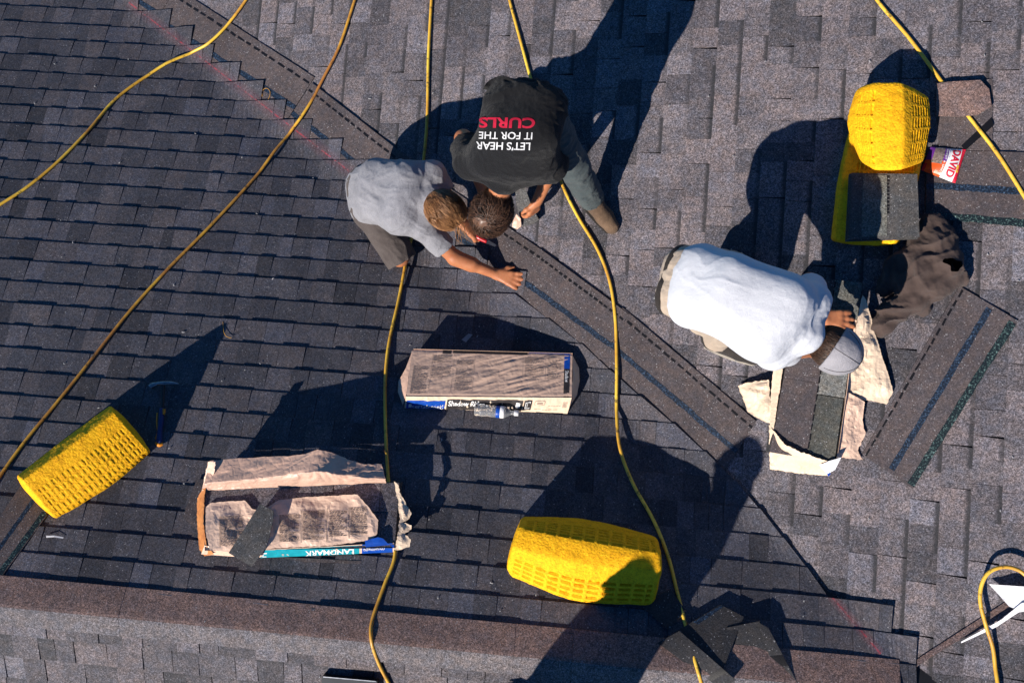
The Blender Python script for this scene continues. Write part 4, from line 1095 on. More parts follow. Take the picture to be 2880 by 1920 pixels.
# ------------------------------------------------------------------ people: signed distance bodies, surface nets
def C_(a, b, ra, rb=None, cut=None): return ('c', Vector(a), Vector(b), ra, ra if rb is None else rb, cut)
def E_(c, r, R=None, cut=None): return ('e', Vector(c), r, R, cut)
def sdf_mesh(prims, vox=0.0055, k=0.025, post=None):
    lo = np.array([1e9] * 3); hi = -lo
    for p in prims:
        if p[0] == 'c':
            for q, r in ((p[1], p[3]), (p[2], p[4])): lo = np.minimum(lo, np.array(q) - r); hi = np.maximum(hi, np.array(q) + r)
        else: r = max(p[2]); lo = np.minimum(lo, np.array(p[1]) - r); hi = np.maximum(hi, np.array(p[1]) + r)
    lo -= 4 * vox; hi += 4 * vox
    nx, ny, nz = [int(v) + 1 for v in (hi - lo) / vox]
    ax = [(lo[i] + vox * np.arange(n)).astype(np.float32) for i, n in enumerate((nx, ny, nz))]
    f = np.full((nx, ny, nz), 0.2, np.float32)
    for p in prims:
        kk = k
        if p[0] == 'c': a, b = np.array(p[1], np.float32), np.array(p[2], np.float32); r = max(p[3], p[4]); l2, h2 = np.minimum(a, b) - r, np.maximum(a, b) + r
        else: c = np.array(p[1], np.float32); r = max(p[2]); l2, h2 = c - r, c + r
        m = kk + 3 * vox
        s = tuple(slice(max(0, int((l2[i] - m - lo[i]) / vox)), min(n, int((h2[i] + m - lo[i]) / vox) + 2)) for i, n in enumerate((nx, ny, nz)))
        X, Y, Z = np.meshgrid(ax[0][s[0]], ax[1][s[1]], ax[2][s[2]], indexing='ij')
        if p[0] == 'c':
            d = b - a; L = float(d @ d) + 1e-12
            t = np.clip(((X - a[0]) * d[0] + (Y - a[1]) * d[1] + (Z - a[2]) * d[2]) / L, 0, 1)
            g = np.sqrt((X - a[0] - t * d[0]) ** 2 + (Y - a[1] - t * d[1]) ** 2 + (Z - a[2] - t * d[2]) ** 2) - (p[3] + (p[4] - p[3]) * t)
            cut = p[5]
        else:
            P = np.stack([X - c[0], Y - c[1], Z - c[2]], -1)
            if p[3] is not None: P = P @ np.array(p[3], np.float32)
            rr = np.array(p[2], np.float32)
            k0 = np.sqrt(((P / rr) ** 2).sum(-1)); k1 = np.sqrt(((P / rr ** 2) ** 2).sum(-1)) + 1e-9
            g = k0 * (k0 - 1) / k1; cut = p[4]
        if cut is not None:
            for cp, cn in (cut if isinstance(cut, list) else [cut]):
                cn = Vector(cn).normalized()
                g = np.maximum(g, (X - cp[0]) * cn[0] + (Y - cp[1]) * cn[1] + (Z - cp[2]) * cn[2])
        o = f[s]
        h = np.clip(0.5 + 0.5 * (o - g) / kk, 0, 1)
        f[s] = o * (1 - h) + g * h - kk * h * (1 - h)
    if post is not None:
        near = np.abs(f) < 0.05
        idx = np.argwhere(near)
        f[near] += post(lo + idx * vox).astype(np.float32)
    s = f < 0
    cs = [s[a:nx - 1 + a, b:ny - 1 + b, c:nz - 1 + c] for a in (0, 1) for b in (0, 1) for c in (0, 1)]
    cnt = sum(c.astype(np.int8) for c in cs)
    act = (cnt > 0) & (cnt < 8)
    I = np.argwhere(act); idx = -np.ones(act.shape, np.int64); idx[act] = np.arange(len(I))
    pos = np.zeros((len(I), 3)); w_ = np.zeros(len(I))
    corners = [(a, b, c) for a in (0, 1) for b in (0, 1) for c in (0, 1)]
    for i, ca in enumerate(corners):
        for cb in corners[i + 1:]:
            if sum(abs(x - y) for x, y in zip(ca, cb)) != 1: continue
            fa = f[I[:, 0] + ca[0], I[:, 1] + ca[1], I[:, 2] + ca[2]]; fb = f[I[:, 0] + cb[0], I[:, 1] + cb[1], I[:, 2] + cb[2]]
            m = (fa < 0) != (fb < 0)
            t = np.where(m, fa / (fa - fb + 1e-12), 0)
            pos += m[:, None] * (np.array(ca) + t[:, None] * (np.array(cb) - np.array(ca))); w_ += m
    pos = lo + (I + pos / w_[:, None]) * vox
    quads = []
    for axn in range(3):
        u, v = (axn + 1) % 3, (axn + 2) % 3
        sl0 = [slice(None)] * 3; sl1 = [slice(None)] * 3
        sl0[axn] = slice(0, -1); sl1[axn] = slice(1, None)
        A = s[tuple(sl0)]; B = s[tuple(sl1)]
        E = np.argwhere(A != B)
        E = E[(E[:, u] > 0) & (E[:, v] > 0) & (E[:, u] < f.shape[u] - 1) & (E[:, v] < f.shape[v] - 1)]
        def cell(du, dv):
            q = E.copy(); q[:, u] -= du; q[:, v] -= dv
            return idx[q[:, 0], q[:, 1], q[:, 2]]
        Q = np.stack([cell(1, 1), cell(0, 1), cell(0, 0), cell(1, 0)], 1)
        inn = A[E[:, 0], E[:, 1], E[:, 2]]
        Q[~inn] = Q[~inn][:, ::-1]
        quads.append(Q)
    Q = np.concatenate(quads); Q = Q[(Q >= 0).all(1)]
    return pos, Q
def body_link(prims, name, mat, parent, vox=0.0055, k=0.025, post=None, smooth_it=2):
    pos, Q = sdf_mesh(prims, vox, k, post)
    for _ in range(smooth_it):                            # light smoothing
        acc = np.zeros_like(pos); n = np.zeros(len(pos))
        for a in range(4):
            i, j = Q[:, a], Q[:, (a + 1) % 4]
            np.add.at(acc, i, pos[j]); np.add.at(n, i, 1); np.add.at(acc, j, pos[i]); np.add.at(n, j, 1)
        pos = pos * .5 + .5 * acc / n[:, None]
    me = bpy.data.meshes.new(name); me.from_pydata(pos.tolist(), [], Q.tolist()); me.update()
    return link(name, me, mat, parent, True)
def frame(fwd, up):
    """columns: right, forward, up"""
    f = Vector(fwd).normalized(); r = f.cross(Vector(up)).normalized(); u = r.cross(f)
    return Matrix((r, f, u)).transposed()
def hand(wr, d, up, th, curl=.35, spread=.10, L=1.0, each=None):
    """wr wrist; d forward; up back of the hand; th towards the thumb"""
    d = Vector(d).normalized(); up = Vector(up); up = (up - d * up.dot(d)).normalized()
    t = d.cross(up).normalized(); t = t if t.dot(Vector(th)) > 0 else -t
    out = []
    lens = (.072, .080, .074, .058)
    for i in range(4):
        k = wr + d * (.088 - .004 * abs(i - 1)) * L + t * (.031 - .0205 * i) * L + up * .004
        out.append(C_(wr + t * (.016 - .010 * i) * L, k, .0145 * L, .0112 * L))
        ang = (each[i] if each else curl); dirn = d + t * spread * (1.5 - i)
        p = k
        for s in range(3):
            a = ang * (s + .35); dd = (dirn.normalized() * math.cos(a) - up * math.sin(a)).normalized()
            q = p + dd * lens[i] * (.46, .30, .24)[s] * L
            out.append(C_(p, q, (.0098, .0086, .0078)[s] * L, (.0088, .0078, .0068)[s] * L)); p = q
    b = wr + t * .020 * L + d * .022 * L
    m = b + (d * .62 + t * .72 - up * .15).normalized() * .046 * L; e = m + (d * .85 + t * .35 - up * .2).normalized() * .034 * L
    out += [C_(wr + d * .01, b, .016 * L, .015 * L), C_(b, m, .0145 * L, .011 * L), C_(m, e, .0108 * L, .0085 * L)]
    return out
def head_prims(c, fwd, up, s=1.0):
    F = frame(fwd, up); P = lambda x, y, z: c + F @ Vector((x, y, z)) * s
    o = [E_(P(0, -.012, .03), (.076 * s, .098 * s, .092 * s), F), E_(P(0, .03, -.035), (.058 * s, .066 * s, .075 * s), F), E_(P(0, .062, -.085), (.028 * s, .024 * s, .022 * s), F)]
    o += [C_(P(0, .092, .015), P(0, .108, -.028), .009 * s, .015 * s), C_(P(-.018, .086, -.058), P(.018, .086, -.058), .0075 * s)]     # nose, mouth
    o += [C_(P(-.034, .086, .022), P(-.012, .092, .024), .010 * s), C_(P(.034, .086, .022), P(.012, .092, .024), .010 * s)]              # brows
    for sx in (-1, 1):
        o += [E_(P(sx * .031, .083, .002), (.013 * s, .010 * s, .010 * s), F), E_(P(sx * .080, -.012, -.005), (.010 * s, .020 * s, .032 * s), F)]   # eyes, ears
    return o
def torso_prims(J, infl=0.0, w=1.0):
    pv, ws, ch, nk = J['pelvis'], J['waist'], J['chest'], J['neck']
    lh = (J['hipL'] - J['hipR']).normalized(); ls = (J['shL'] - J['shR']).normalized()
    o = []
    for s in (-1, 1):
        a, b, c = pv + lh * s * .065 * w, ws + (lh + ls).normalized() * s * .062 * w, ch + ls * s * .082 * w
        sh = J['shL'] if s > 0 else J['shR']
        o += [C_(a, b, .112 + infl, .100 + infl), C_(b, c, .100 + infl, .112 + infl), C_(c, sh, .100 + infl, .066 + infl), C_(nk, sh, .056 + infl, .060 + infl)]
    o += [C_(pv, ws, .112 + infl, .106 + infl), C_(ws, ch, .106 + infl, .118 + infl), C_(ch, nk, .105 + infl, .060 + infl)]
    return o
def limb(a, b, c, r0, r1, r2, infl=0.0): return [C_(a, b, r0 + infl, r1 + infl), C_(b, c, r1 + infl, r2 + infl)]
def fold_fn(seed, amp, stretch, axis, sharp=1.0):
    ax = np.array(Vector(axis).normalized())
    def f(P):
        along = P @ ax; q = P - along[:, None] * ax[None, :]
        q = q * stretch[0] + (along * stretch[1])[:, None] * ax[None, :] + seed
        wob = vnoise(P * 7 + seed)[:, None] * 0.9
        r = 1 - np.abs(vnoise(q + wob)); r2 = 1 - np.abs(vnoise(q * 2.1 + 3.3 + wob))
        mask = np.clip(vnoise(P * 4.5 + seed * 2) * .7 + .55, 0, 1)
        return -amp * (mask * (r ** 3) + .45 * (r2 ** 3)) + amp * .35
    return f
def cloth_mat(name, c1, c2, scale=60, heather=0.0, rough=.85, bs=.6):
    m, nt, b = newmat(name); co = coord(nt)
    base = ramp(nt, noise_(nt, co, 12, 5, .65), [(.3, c2), (.7, c1)])
    if heather:
        lo, hi = 1 - heather, 1 + heather
        base = mixc(nt, base, ramp(nt, noise_(nt, co, 320, 2, .8), [(.3, (lo,) * 3), (.7, (hi,) * 3)]), 1.0, 'MULTIPLY')
    nt.links.new(base, b.inputs['Base Color']); b.inputs['Roughness'].default_value = rough; b.inputs['Specular IOR Level'].default_value = .15
    b.inputs['Sheen Weight'].default_value = .08
    bump(nt, b, math_(nt, 'ADD', noise_(nt, co, 400, 2), math_(nt, 'MULTIPLY', noise_(nt, co, 28, 5, .6), 2.2)), bs, .008)
    return m
def skin_mat(name, c1, c2):
    m, nt, b = newmat(name); co = coord(nt)
    base = ramp(nt, noise_(nt, co, 24, 4, .6), [(.3, c2), (.7, c1)])
    nt.links.new(base, b.inputs['Base Color']); b.inputs['Roughness'].default_value = .48; b.inputs['Specular IOR Level'].default_value = .4
    b.inputs['Subsurface Weight'].default_value = .12; b.inputs['Subsurface Radius'].default_value = (.012, .004, .002)
    bump(nt, b, noise_(nt, co, 180, 4, .65), .3, .002)
    return m
def hair_mat(name, c1, c2):
    m, nt, b = newmat(name)
    isl = nt.nodes.new('ShaderNodeNewGeometry').outputs['Random Per Island']
    nt.links.new(ramp(nt, isl, [(0, c2), (1, c1)]), b.inputs['Base Color']); b.inputs['Roughness'].default_value = .42; b.inputs['Specular IOR Level'].default_value = .5
    return m
M['skin'] = skin_mat('tanned_skin', (.46, .185, .085), (.38, .135, .06))
M['shirt_black'] = cloth_mat('black_cotton', (.008, .008, .009), (.006, .006, .007))
M['shirt_grey'] = cloth_mat('heather_grey_cotton', (.30, .30, .325), (.23, .23, .25), heather=.22)
M['shirt_white'] = cloth_mat('white_cotton', (.60, .61, .64), (.56, .57, .60), heather=.05, bs=.34)
M['jeans'] = cloth_mat('faded_dark_denim', (.085, .105, .105), (.045, .060, .066), heather=.15)
M['shorts'] = cloth_mat('taupe_shorts', (.105, .088, .082), (.075, .062, .058), heather=.08)
M['khaki'] = cloth_mat('khaki_cotton', (.52, .42, .32), (.42, .33, .25))
M['boot'] = cloth_mat('dusty_brown_boot', (.17, .11, .07), (.085, .055, .036), heather=.2)
M['print_white'] = simple_mat('worn_white_print', (.66, .66, .66), (.40, .40, .41), 38, .7, .1)
M['print_red'] = simple_mat('worn_red_print', (.50, .016, .045), (.30, .010, .03), 38, .7, .1)
M['shoe'] = cloth_mat('dark_shoe', (.045, .038, .034), (.025, .022, .02))
M['sole'] = simple_mat('pale_sole', (.5, .45, .38))
M['belt'] = cloth_mat('dark_leather_belt', (.03, .024, .02), (.02, .016, .014), rough=.5)
M['cap_grey'] = cloth_mat('grey_cap_wool', (.35, .335, .355), (.29, .28, .30), heather=.08)
M['hair_brown'] = hair_mat('light_brown_hair', (.46, .23, .095), (.13, .055, .022))
M['hair_dark'] = hair_mat('dark_brown_hair', (.125, .062, .036), (.010, .006, .004))
M['hair_tie'] = simple_mat('blue_hair_tie', (.15, .25, .65))
M['hoodie'] = cloth_mat('dark_brown_fleece', (.085, .060, .052), (.058, .040, .035))

def strands(curves, r0, name, mat, parent, ns=3):
    vs_, fs = [], []
    for path in curves:
        k0 = len(vs_); n = len(path)
        for i, p in enumerate(path):
            t = (path[min(i + 1, n - 1)] - path[max(i - 1, 0)]).normalized()
            a = t.orthogonal().normalized(); b = t.cross(a)
            r = r0 * (1 - .75 * i / (n - 1))
            for k in range(ns):
                th = 2 * math.pi * k / ns; vs_.append(p + a * r * math.cos(th) + b * r * math.sin(th))
        for i in range(n - 1):
            for k in range(ns): fs.append((k0 + i * ns + k, k0 + i * ns + (k + 1) % ns, k0 + (i + 1) * ns + (k + 1) % ns, k0 + (i + 1) * ns + k))
    return link(name, pyd(vs_, fs), mat, parent, True)
def shoe(ank, fwd, up, name, mat, parent, s=1.0):
    F = frame(fwd, up); P = lambda x, y, z: ank + F @ Vector((x, y, z)) * s
    pr = [C_(P(0, -.035, .055), P(0, -.04, -.045), .048 * s, .044 * s), C_(P(0, -.03, -.045), P(0, .10, -.055), .046 * s, .046 * s), C_(P(0, .10, -.055), P(.004, .165, -.06), .046 * s, .040 * s), C_(P(0, 0, .02), P(0, .09, -.035), .045 * s, .040 * s)]
    o = body_link(pr, name, mat, parent, .005, .02, fold_fn(3.3, .004, (22, 10), fwd))
    so_ = []
    for y in np.linspace(-.07, .19, 14): so_.append((y, .044 + .010 * math.sin((y + .07) / .26 * math.pi) if y < .17 else .030))
    vs_ = [P(wd, y, -.098) for y, wd in so_] + [P(-wd, y, -.098) for y, wd in reversed(so_)]
    n = len(vs_); vs_ += [v + F @ Vector((0, 0, .018 * s)) for v in vs_]
    fs = [tuple(range(n))[::-1], tuple(range(n, 2 * n))] + [(i, (i + 1) % n, n + (i + 1) % n, n + i) for i in range(n)]
    link('sole', pyd(vs_, fs), M['sole'] if mat is M['shoe'] else M['shoe'], o)
    return o
def on_surface(obj, c, off):
    bm = bmesh.new(); bm.from_mesh(obj.data); bv = BVHTree.FromBMesh(bm); bm.free()
    C0 = Vector((0, 0, Z0))
    def S(u, v):
        x = (c[0][0] * (1 - u) + c[1][0] * u) * (1 - v) + (c[3][0] * (1 - u) + c[2][0] * u) * v
        y = (c[0][1] * (1 - u) + c[1][1] * u) * (1 - v) + (c[3][1] * (1 - u) + c[2][1] * u) * v
        h = bv.ray_cast(C0, ray(x, y).normalized())[0]
        return h if h is not None else at(x, y, .8)
    return S

# ---------------------------------------------------------------- man in the grey shirt
def P3(x, y, h, pl=None): return at(x, y, h, pl)
J = dict(pelvis=P3(848, 452, .30), waist=P3(868, 438, .42), chest=P3(930, 455, .47), neck=P3(985, 462, .45), head=P3(1014, 476, .43),
         hipL=P3(858, 488, .28), hipR=P3(845, 418, .30), shL=P3(965, 515, .41), shR=P3(992, 402, .42),
         elL=P3(1045, 592, .20), wrL=P3(1140, 630, .055), elR=P3(1032, 462, .34), wrR=P3(1060, 512, .24),
         knL=P3(918, 590, .10), anL=P3(868, 530, .07), knR=P3(960, 440, .28), anR=P3(905, 415, .06))
pg = empty('person', J['pelvis'] - Vector((0, 0, .30)), 'long haired man in a grey t-shirt and brown shorts reaching out with one bare arm', 'person', 'people working on the roof')
fw = (J['wrL'] - J['elL']).normalized()
zd = Vector((0, 0, 1))
hf = (P3(1042, 496, .12) - J['head']).normalized()                        # face direction
hu = (P3(1040, 505, .47) - P3(975, 455, .50)).normalized()
skin = torso_prims(J, -.012) + limb(J['shL'], J['elL'], J['wrL'], .052, .042, .028) + limb(J['shR'], J['elR'], J['wrR'], .052, .042, .028)
skin += [C_(J['elL'], J['elL'].lerp(J['wrL'], .4), .042, .044), C_(J['neck'], J['head'], .056, .052)] + limb(J['hipL'], J['knL'], J['anL'], .078, .056, .042) + limb(J['hipR'], J['knR'], J['anR'], .078, .056, .042)
skin += head_prims(J['head'], hf, hu)
skin += hand(J['wrL'], P3(1206, 650, .015) - J['wrL'], nrm('B') + Vector((.1, 0, .3)), Vector((.3, 1, 0)), .12, .16, 1.02)
skin += hand(J['wrR'], P3(1106, 546, .17) - J['wrR'], Vector((.3, .3, .9)), Vector((.2, 1, 0)), .55, .04, 1.0)
body_link(skin, 'body', M['skin'], pg, .0045, .016)
slv = J['shL'].lerp(J['elL'], .70); slr = J['shR'].lerp(J['elR'], .70)
hemn = (J['pelvis'] - J['waist']).normalized()
sh = [(p if p[0] != 'c' else ('c', p[1], p[2], p[3], p[4], (J['pelvis'] + hemn * .075, hemn))) for p in torso_prims(J, .012, 1.05)]
sh += [C_(J['shL'], slv + (slv - J['shL']) * .4, .072, .072, (slv, J['elL'] - J['shL'])), C_(J['shR'], slr + (slr - J['shR']) * .4, .072, .072, (slr, J['elR'] - J['shR']))]
ff1 = fold_fn(1.7, .009, (11, 3.5), J['shL'] - J['pelvis']); ff2 = fold_fn(6.1, .003, (24, 7), J['shL'] - J['shR'])
body_link(sh, 'shirt', M['shirt_grey'], pg, .005, .03, lambda P: ff1(P) + ff2(P))
st = [C_(J['pelvis'] - (J['hipL'] - J['hipR']).normalized() * .06, J['pelvis'] + (J['hipL'] - J['hipR']).normalized() * .06, .125)]
kL = J['hipL'].lerp(J['knL'], 1.10); kR = J['hipR'].lerp(J['knR'], .93)
st += [C_(J['hipL'], J['knL'] + (J['knL'] - J['hipL']) * .3, .112, .088, (kL, J['knL'] - J['hipL'])), C_(J['hipR'], J['knR'], .105, .085, (kR, J['knR'] - J['hipR']))]
body_link(st, 'shorts', M['shorts'], pg, .0055, .03, fold_fn(2.9, .008, (16, 6), J['knL'] - J['hipL']))
shoe(J['anL'], J['anL'] - J['knL'] + Vector((0, 0, -.02)), zd, 'shoe', M['shoe'], pg, .95)
# hair: swept from a tie over the head
F = frame(hf, hu)
hc = J['head'] + F @ Vector((0, -.012, .028)); rad = Vector((.100, .122, .118))
tie = P3(972, 428, .50)
td = (F.transposed() @ (tie - hc)); td = Vector((td.x / rad.x, td.y / rad.y, td.z / rad.z)).normalized()
rn = random.Random(3); cv = []
o1 = td.orthogonal().normalized(); o2 = td.cross(o1)
for i in range(3800):
    a = rn.uniform(0, 2 * math.pi); side = o1 * math.cos(a) + o2 * math.sin(a)
    full = rn.uniform(1.7, 2.8); rr = rn.uniform(.97, 1.05); path = []
    wv = rn.uniform(-.22, .22); st0 = rn.uniform(.05, .3) if i % 3 else rn.uniform(.3, 1.2)
    for k in range(12):
        t = st0 + (full - st0) * k / 11
        s2 = (side * math.cos(wv * t) + td.cross(side) * math.sin(wv * t)); s2 = (s2 - td * s2.dot(td)).normalized()
        d = td * math.cos(t) + s2 * math.sin(t)
        if d.y > .90 and d.z < .1: break
        loose_ = 1 + .07 * math.sin(k * .9 + a * 5) * (k / 11)
        path.append(hc + F @ Vector((d.x * rad.x, d.y * rad.y, d.z * rad.z)) * rr * loose_)
    if len(path) > 4: cv.append(path)
for i in range(260):                                                       # pony tail and loose strands
    d0 = (F @ td).normalized(); b = Vector((rn.uniform(-1, 1), rn.uniform(-1, 1), rn.uniform(-.4, 1)))
    dirn = (P3(940, 415, .50) - tie).normalized() * .9 + b * .5
    p = tie + b * .012; path = [p]
    for k in range(6):
        dirn = (dirn + Vector((rn.uniform(-.3, .3), rn.uniform(-.3, .3), -.25)) * .6).normalized(); p = p + dirn * .013; path.append(p)
    cv.append(path)
for i in range(22):
    a = P3(rn.uniform(1030, 1058), rn.uniform(490, 512), .42); path = [a]
    for k in range(7):
        a = a + Vector((rn.uniform(-.005, .012), rn.uniform(-.02, -.004), -.02)); path.append(a)
    cv.append(path)
hcap = [E_(hc, (.098, .120, .115), F, (hc + F @ Vector((0, .085, -.04)), F @ Vector((0, .8, -.6))))]
hb_ = body_link(hcap, 'hair', M['hair_brown'], pg, .005, .02)
strands(cv, .0017, 'hair_strands', M['hair_brown'], hb_)
ty, tf = tube_geo([tie + (F @ (o1 * math.cos(a) + o2 * math.sin(a))) * .017 for a in np.linspace(0, 6.4, 20)], .004, 6); link('hair_tie', pyd(ty, tf), M['hair_tie'], hb_, True)
# utility knife in his hand
kf = empty('utility_knife', P3(1110, 550, .17), 'red utility knife in the hand of the grey shirted man', 'knife')
capsule_path([(1082, 534, .200), (1100, 546, .185), (1118, 555, .170)], [.011, .014, .011], 'knife_handle', M['redplastic'], kf, pl=None)
a, b = P3(1118, 555, .170), P3(1138, 566, .150); sd = (b - a).cross(zd).normalized() * .011
link('knife_blade', pyd([a - sd, a + sd, b + sd * .2, b - sd] + [v + Vector((0, 0, .0015)) for v in (a - sd, a + sd, b + sd * .2, b - sd)], [(0, 1, 2, 3), (4, 5, 6, 7), (0, 1, 5, 4), (1, 2, 6, 5), (2, 3, 7, 6), (3, 0, 4, 7)]), M['steel'], kf)

# ---------------------------------------------------------------- man in the black shirt
J = dict(pelvis=P3(1206, 246, .95), waist=P3(1195, 297, .98), chest=P3(1180, 355, .82), neck=P3(1158, 408, .68), head=P3(1134, 482, .53),
         hipL=P3(1250, 264, .90), hipR=P3(1160, 248, .90), shL=P3(1262, 380, .69), shR=P3(1082, 372, .71),
         elL=P3(1284, 352, .48), wrL=P3(1232, 452, .20), elR=P3(1064, 318, .52), wrR=P3(1110, 440, .25),
         knL=P3(1316, 378, .46), anL=P3(1360, 460, .11), knR=P3(1150, 400, .40), anR=P3(1165, 300, .10))
J['wrL'] = P3(1234, 462, .22)
pb = empty('person', P3(1280, 400, 0, 'B'), 'dark haired man bending over in a black t-shirt with red and white lettering', 'person', 'people working on the roof')
hf = (P3(1120, 540, .30) - J['head']).normalized(); hu = (P3(1110, 520, .62) - P3(1140, 470, .58)).normalized()
skin = torso_prims(J, -.012, 1.1) + limb(J['shL'], J['elL'], J['wrL'], .056, .044, .030) + limb(J['shR'], J['elR'], J['wrR'], .056, .046, .030)
skin += [C_(J['neck'], J['head'] + (J['neck'] - J['head']) * .2, .060, .056)] + limb(J['hipL'], J['knL'], J['anL'], .08, .056, .042) + limb(J['hipR'], J['knR'], J['anR'], .08, .056, .042)
skin += head_prims(J['head'], hf, hu, 1.02)
skin += hand(J['wrL'], P3(1217, 500, .10) - J['wrL'], Vector((.5, .1, .8)), Vector((-1, .2, 0)), .5, .05, 1.03) + hand(J['wrR'], P3(1140, 500, .12) - J['wrR'], Vector((-.4, .1, .9)), Vector((1, 0, 0)), .5, .05, 1.0)
body_link(skin, 'body', M['skin'], pb, .0045, .016)
hemn = (J['pelvis'] - J['waist']).normalized()
slL = J['shL'].lerp(J['elL'], .62); slR = J['shR'].lerp(J['elR'], .62)
sh = [('c', p[1], p[2], p[3], p[4], (J['pelvis'] + hemn * .10, hemn)) for p in torso_prims(J, .018, 1.22)]
sh += [C_(J['shL'], slL + (slL - J['shL']) * .5, .080, .088, (slL, J['elL'] - J['shL'])), C_(J['shR'], slR + (slR - J['shR']) * .5, .080, .088, (slR, J['elR'] - J['shR']))]
ff1 = fold_fn(4.2, .024, (11, 4), J['hipL'] - J['hipR']); ff2 = fold_fn(8.8, .006, (22, 9), J['shL'] - J['pelvis'])
shirt = body_link(sh, 'shirt', M['shirt_black'], pb, .005, .035, lambda P: ff1(P) * np.clip((P @ np.array(hemn) - float(np.array(J['chest']) @ np.array(hemn))) / .25, .15, 1) + ff2(P))
# lettering on the back, upside down from here
Sx = on_surface(shirt, [(1094, 342), (1224, 344), (1230, 273), (1098, 271)], 0)
text_on(Sx, "LET'S HEAR", (.0, .95, -.02, .235), 'shirt_lettering', M['print_white'], shirt, .003, .012, fu=True, fv=True)
text_on(Sx, 'IT FOR THE', (.04, .97, .33, .56), 'shirt_lettering', M['print_white'], shirt, .003, .008, fu=True, fv=True)
text_on(Sx, 'CURLS', (.03, 1.0, .68, 1.02), 'shirt_lettering', M['print_red'], shirt, .003, .030, fu=True, fv=True)
tr = [C_(J['pelvis'] + (J['hipR'] - J['hipL']).normalized() * .07, J['pelvis'] + (J['hipL'] - J['hipR']).normalized() * .07, .122)]
tr += [C_(J['hipL'], J['knL'], .105, .080), C_(J['knL'], J['anL'], .080, .068, (J['anL'] + (J['knL'] - J['anL']) * .02, J['anL'] - J['knL'])), C_(J['hipR'], J['knR'], .105, .08), C_(J['knR'], J['anR'], .08, .068)]
ff = fold_fn(5.5, .010, (15, 7), J['hipL'] - J['hipR']); fg = fold_fn(9.5, .010, (9, 26), J['anL'] - J['knL'])
body_link(tr, 'jeans', M['jeans'], pb, .0055, .03, lambda P: ff(P) + fg(P) * .7)
shoe(J['anL'] + Vector((0, 0, .0)), P3(1390, 503, .02) - P3(1354, 462, .04), zd, 'boot', M['boot'], pb, 1.05)
shoe(J['anR'], Vector((-.1, -1, 0)), zd, 'boot', M['boot'], pb, 1.08)
F = frame(hf, hu); hc = J['head'] + F @ Vector((0, -.012, .030)); rad = Vector((.098, .121, .116))
hcap = [E_(hc, (.100, .122, .117), F, (hc + F @ Vector((0, .06, -.02)), F @ Vector((0, .85, -.55))))]
hb_ = body_link(hcap, 'hair', M['hair_dark'], pb, .005, .02, lambda P: .006 * vnoise(P * 45) + .010 * vnoise(P * 18))
cv = []; rn = random.Random(8)
wc = (F.transposed() @ (P3(1118, 500, .62) - hc)); wc = Vector((wc.x / rad.x, wc.y / rad.y, wc.z / rad.z)).normalized()
o1 = wc.orthogonal().normalized(); o2 = wc.cross(o1)
for i in range(4600):
    t0 = math.acos(1 - rn.random() * 1.65); a0 = rn.uniform(0, 6.283)
    path = []; curl = rn.uniform(-.6, 2.0) + .9 * math.sin(a0 * 4 + t0 * 6); ln = rn.uniform(.35, .85); ph = rn.uniform(0, 6); lf = rn.uniform(.02, .24)
    for k in range(8):
        s_ = k / 7; t = t0 + ln * s_; a = a0 + curl * s_ * .55 / max(.35, math.sin(t))
        d = wc * math.cos(t) + (o1 * math.cos(a) + o2 * math.sin(a)) * math.sin(t)
        if d.y > .75 and d.z < .2: break
        lift = 1.0 + lf * s_ + .02 * math.sin(ph + k)
        path.append(hc + F @ Vector((d.x * rad.x, d.y * rad.y, d.z * rad.z)) * lift)
    if len(path) > 4: cv.append(path)
strands(cv, .0022, 'hair_strands', M['hair_dark'], hb_)
# red tape measure clipped at the waist
tm = empty('tape_measure', P3(1287, 270, .72), 'red and black tape measure clipped to the waist of the black shirted man', 'tape measure')
Ft = frame(P3(1297, 285, .7) - P3(1278, 258, .7), Vector((.6, 0, .8)))
def boxy(c, F, sx, sy, sz, name, mat, parent, bev=.004):
    bm = bmesh.new(); bmesh.ops.create_cube(bm, size=1)
    for v in bm.verts: v.co = Vector((v.co.x * sx, v.co.y * sy, v.co.z * sz))
    bmesh.ops.bevel(bm, geom=bm.edges[:], offset=bev, segments=3, affect='EDGES', profile=.6)
    for v in bm.verts: v.co = c + F @ v.co
    me = bpy.data.meshes.new(name); bm.to_mesh(me); bm.free(); return link(name, me, mat, parent)
tc = P3(1287, 271, .77)
boxy(tc, Ft, .034, .072, .05, 'tape_case', M['redplastic'], tm); boxy(tc + Ft @ Vector((.020, .004, .004)), Ft, .008, .06, .04, 'belt_clip', M['darkmetal'], tm)
boxy(tc + Ft @ Vector((-.0, .0, .027)), Ft, .012, .045, .004, 'case_mark', M['white'], tm, .001)
# dark cutter and scrap by his hands
loose([(1182, 424, .16), (1200, 415, .17), (1220, 470, .10), (1238, 505, .05), (1225, 515, .03), (1200, 520, .03), (1186, 470, .08)], 'shingle_offcut', 'black shingle piece held in the hand of the black shirted man', 'shingle piece', M['cut'], GO, pl='B')
bit([(1186, 492, .09), (1196, 502, .08), (1197, 520, .05), (1188, 527, .05), (1176, 521, .06), (1178, 508, .08)], 'paper_scrap', 'tan paper scrap beside the head of the dark haired man', 'scrap', M['paper_in'], 'B', .006)

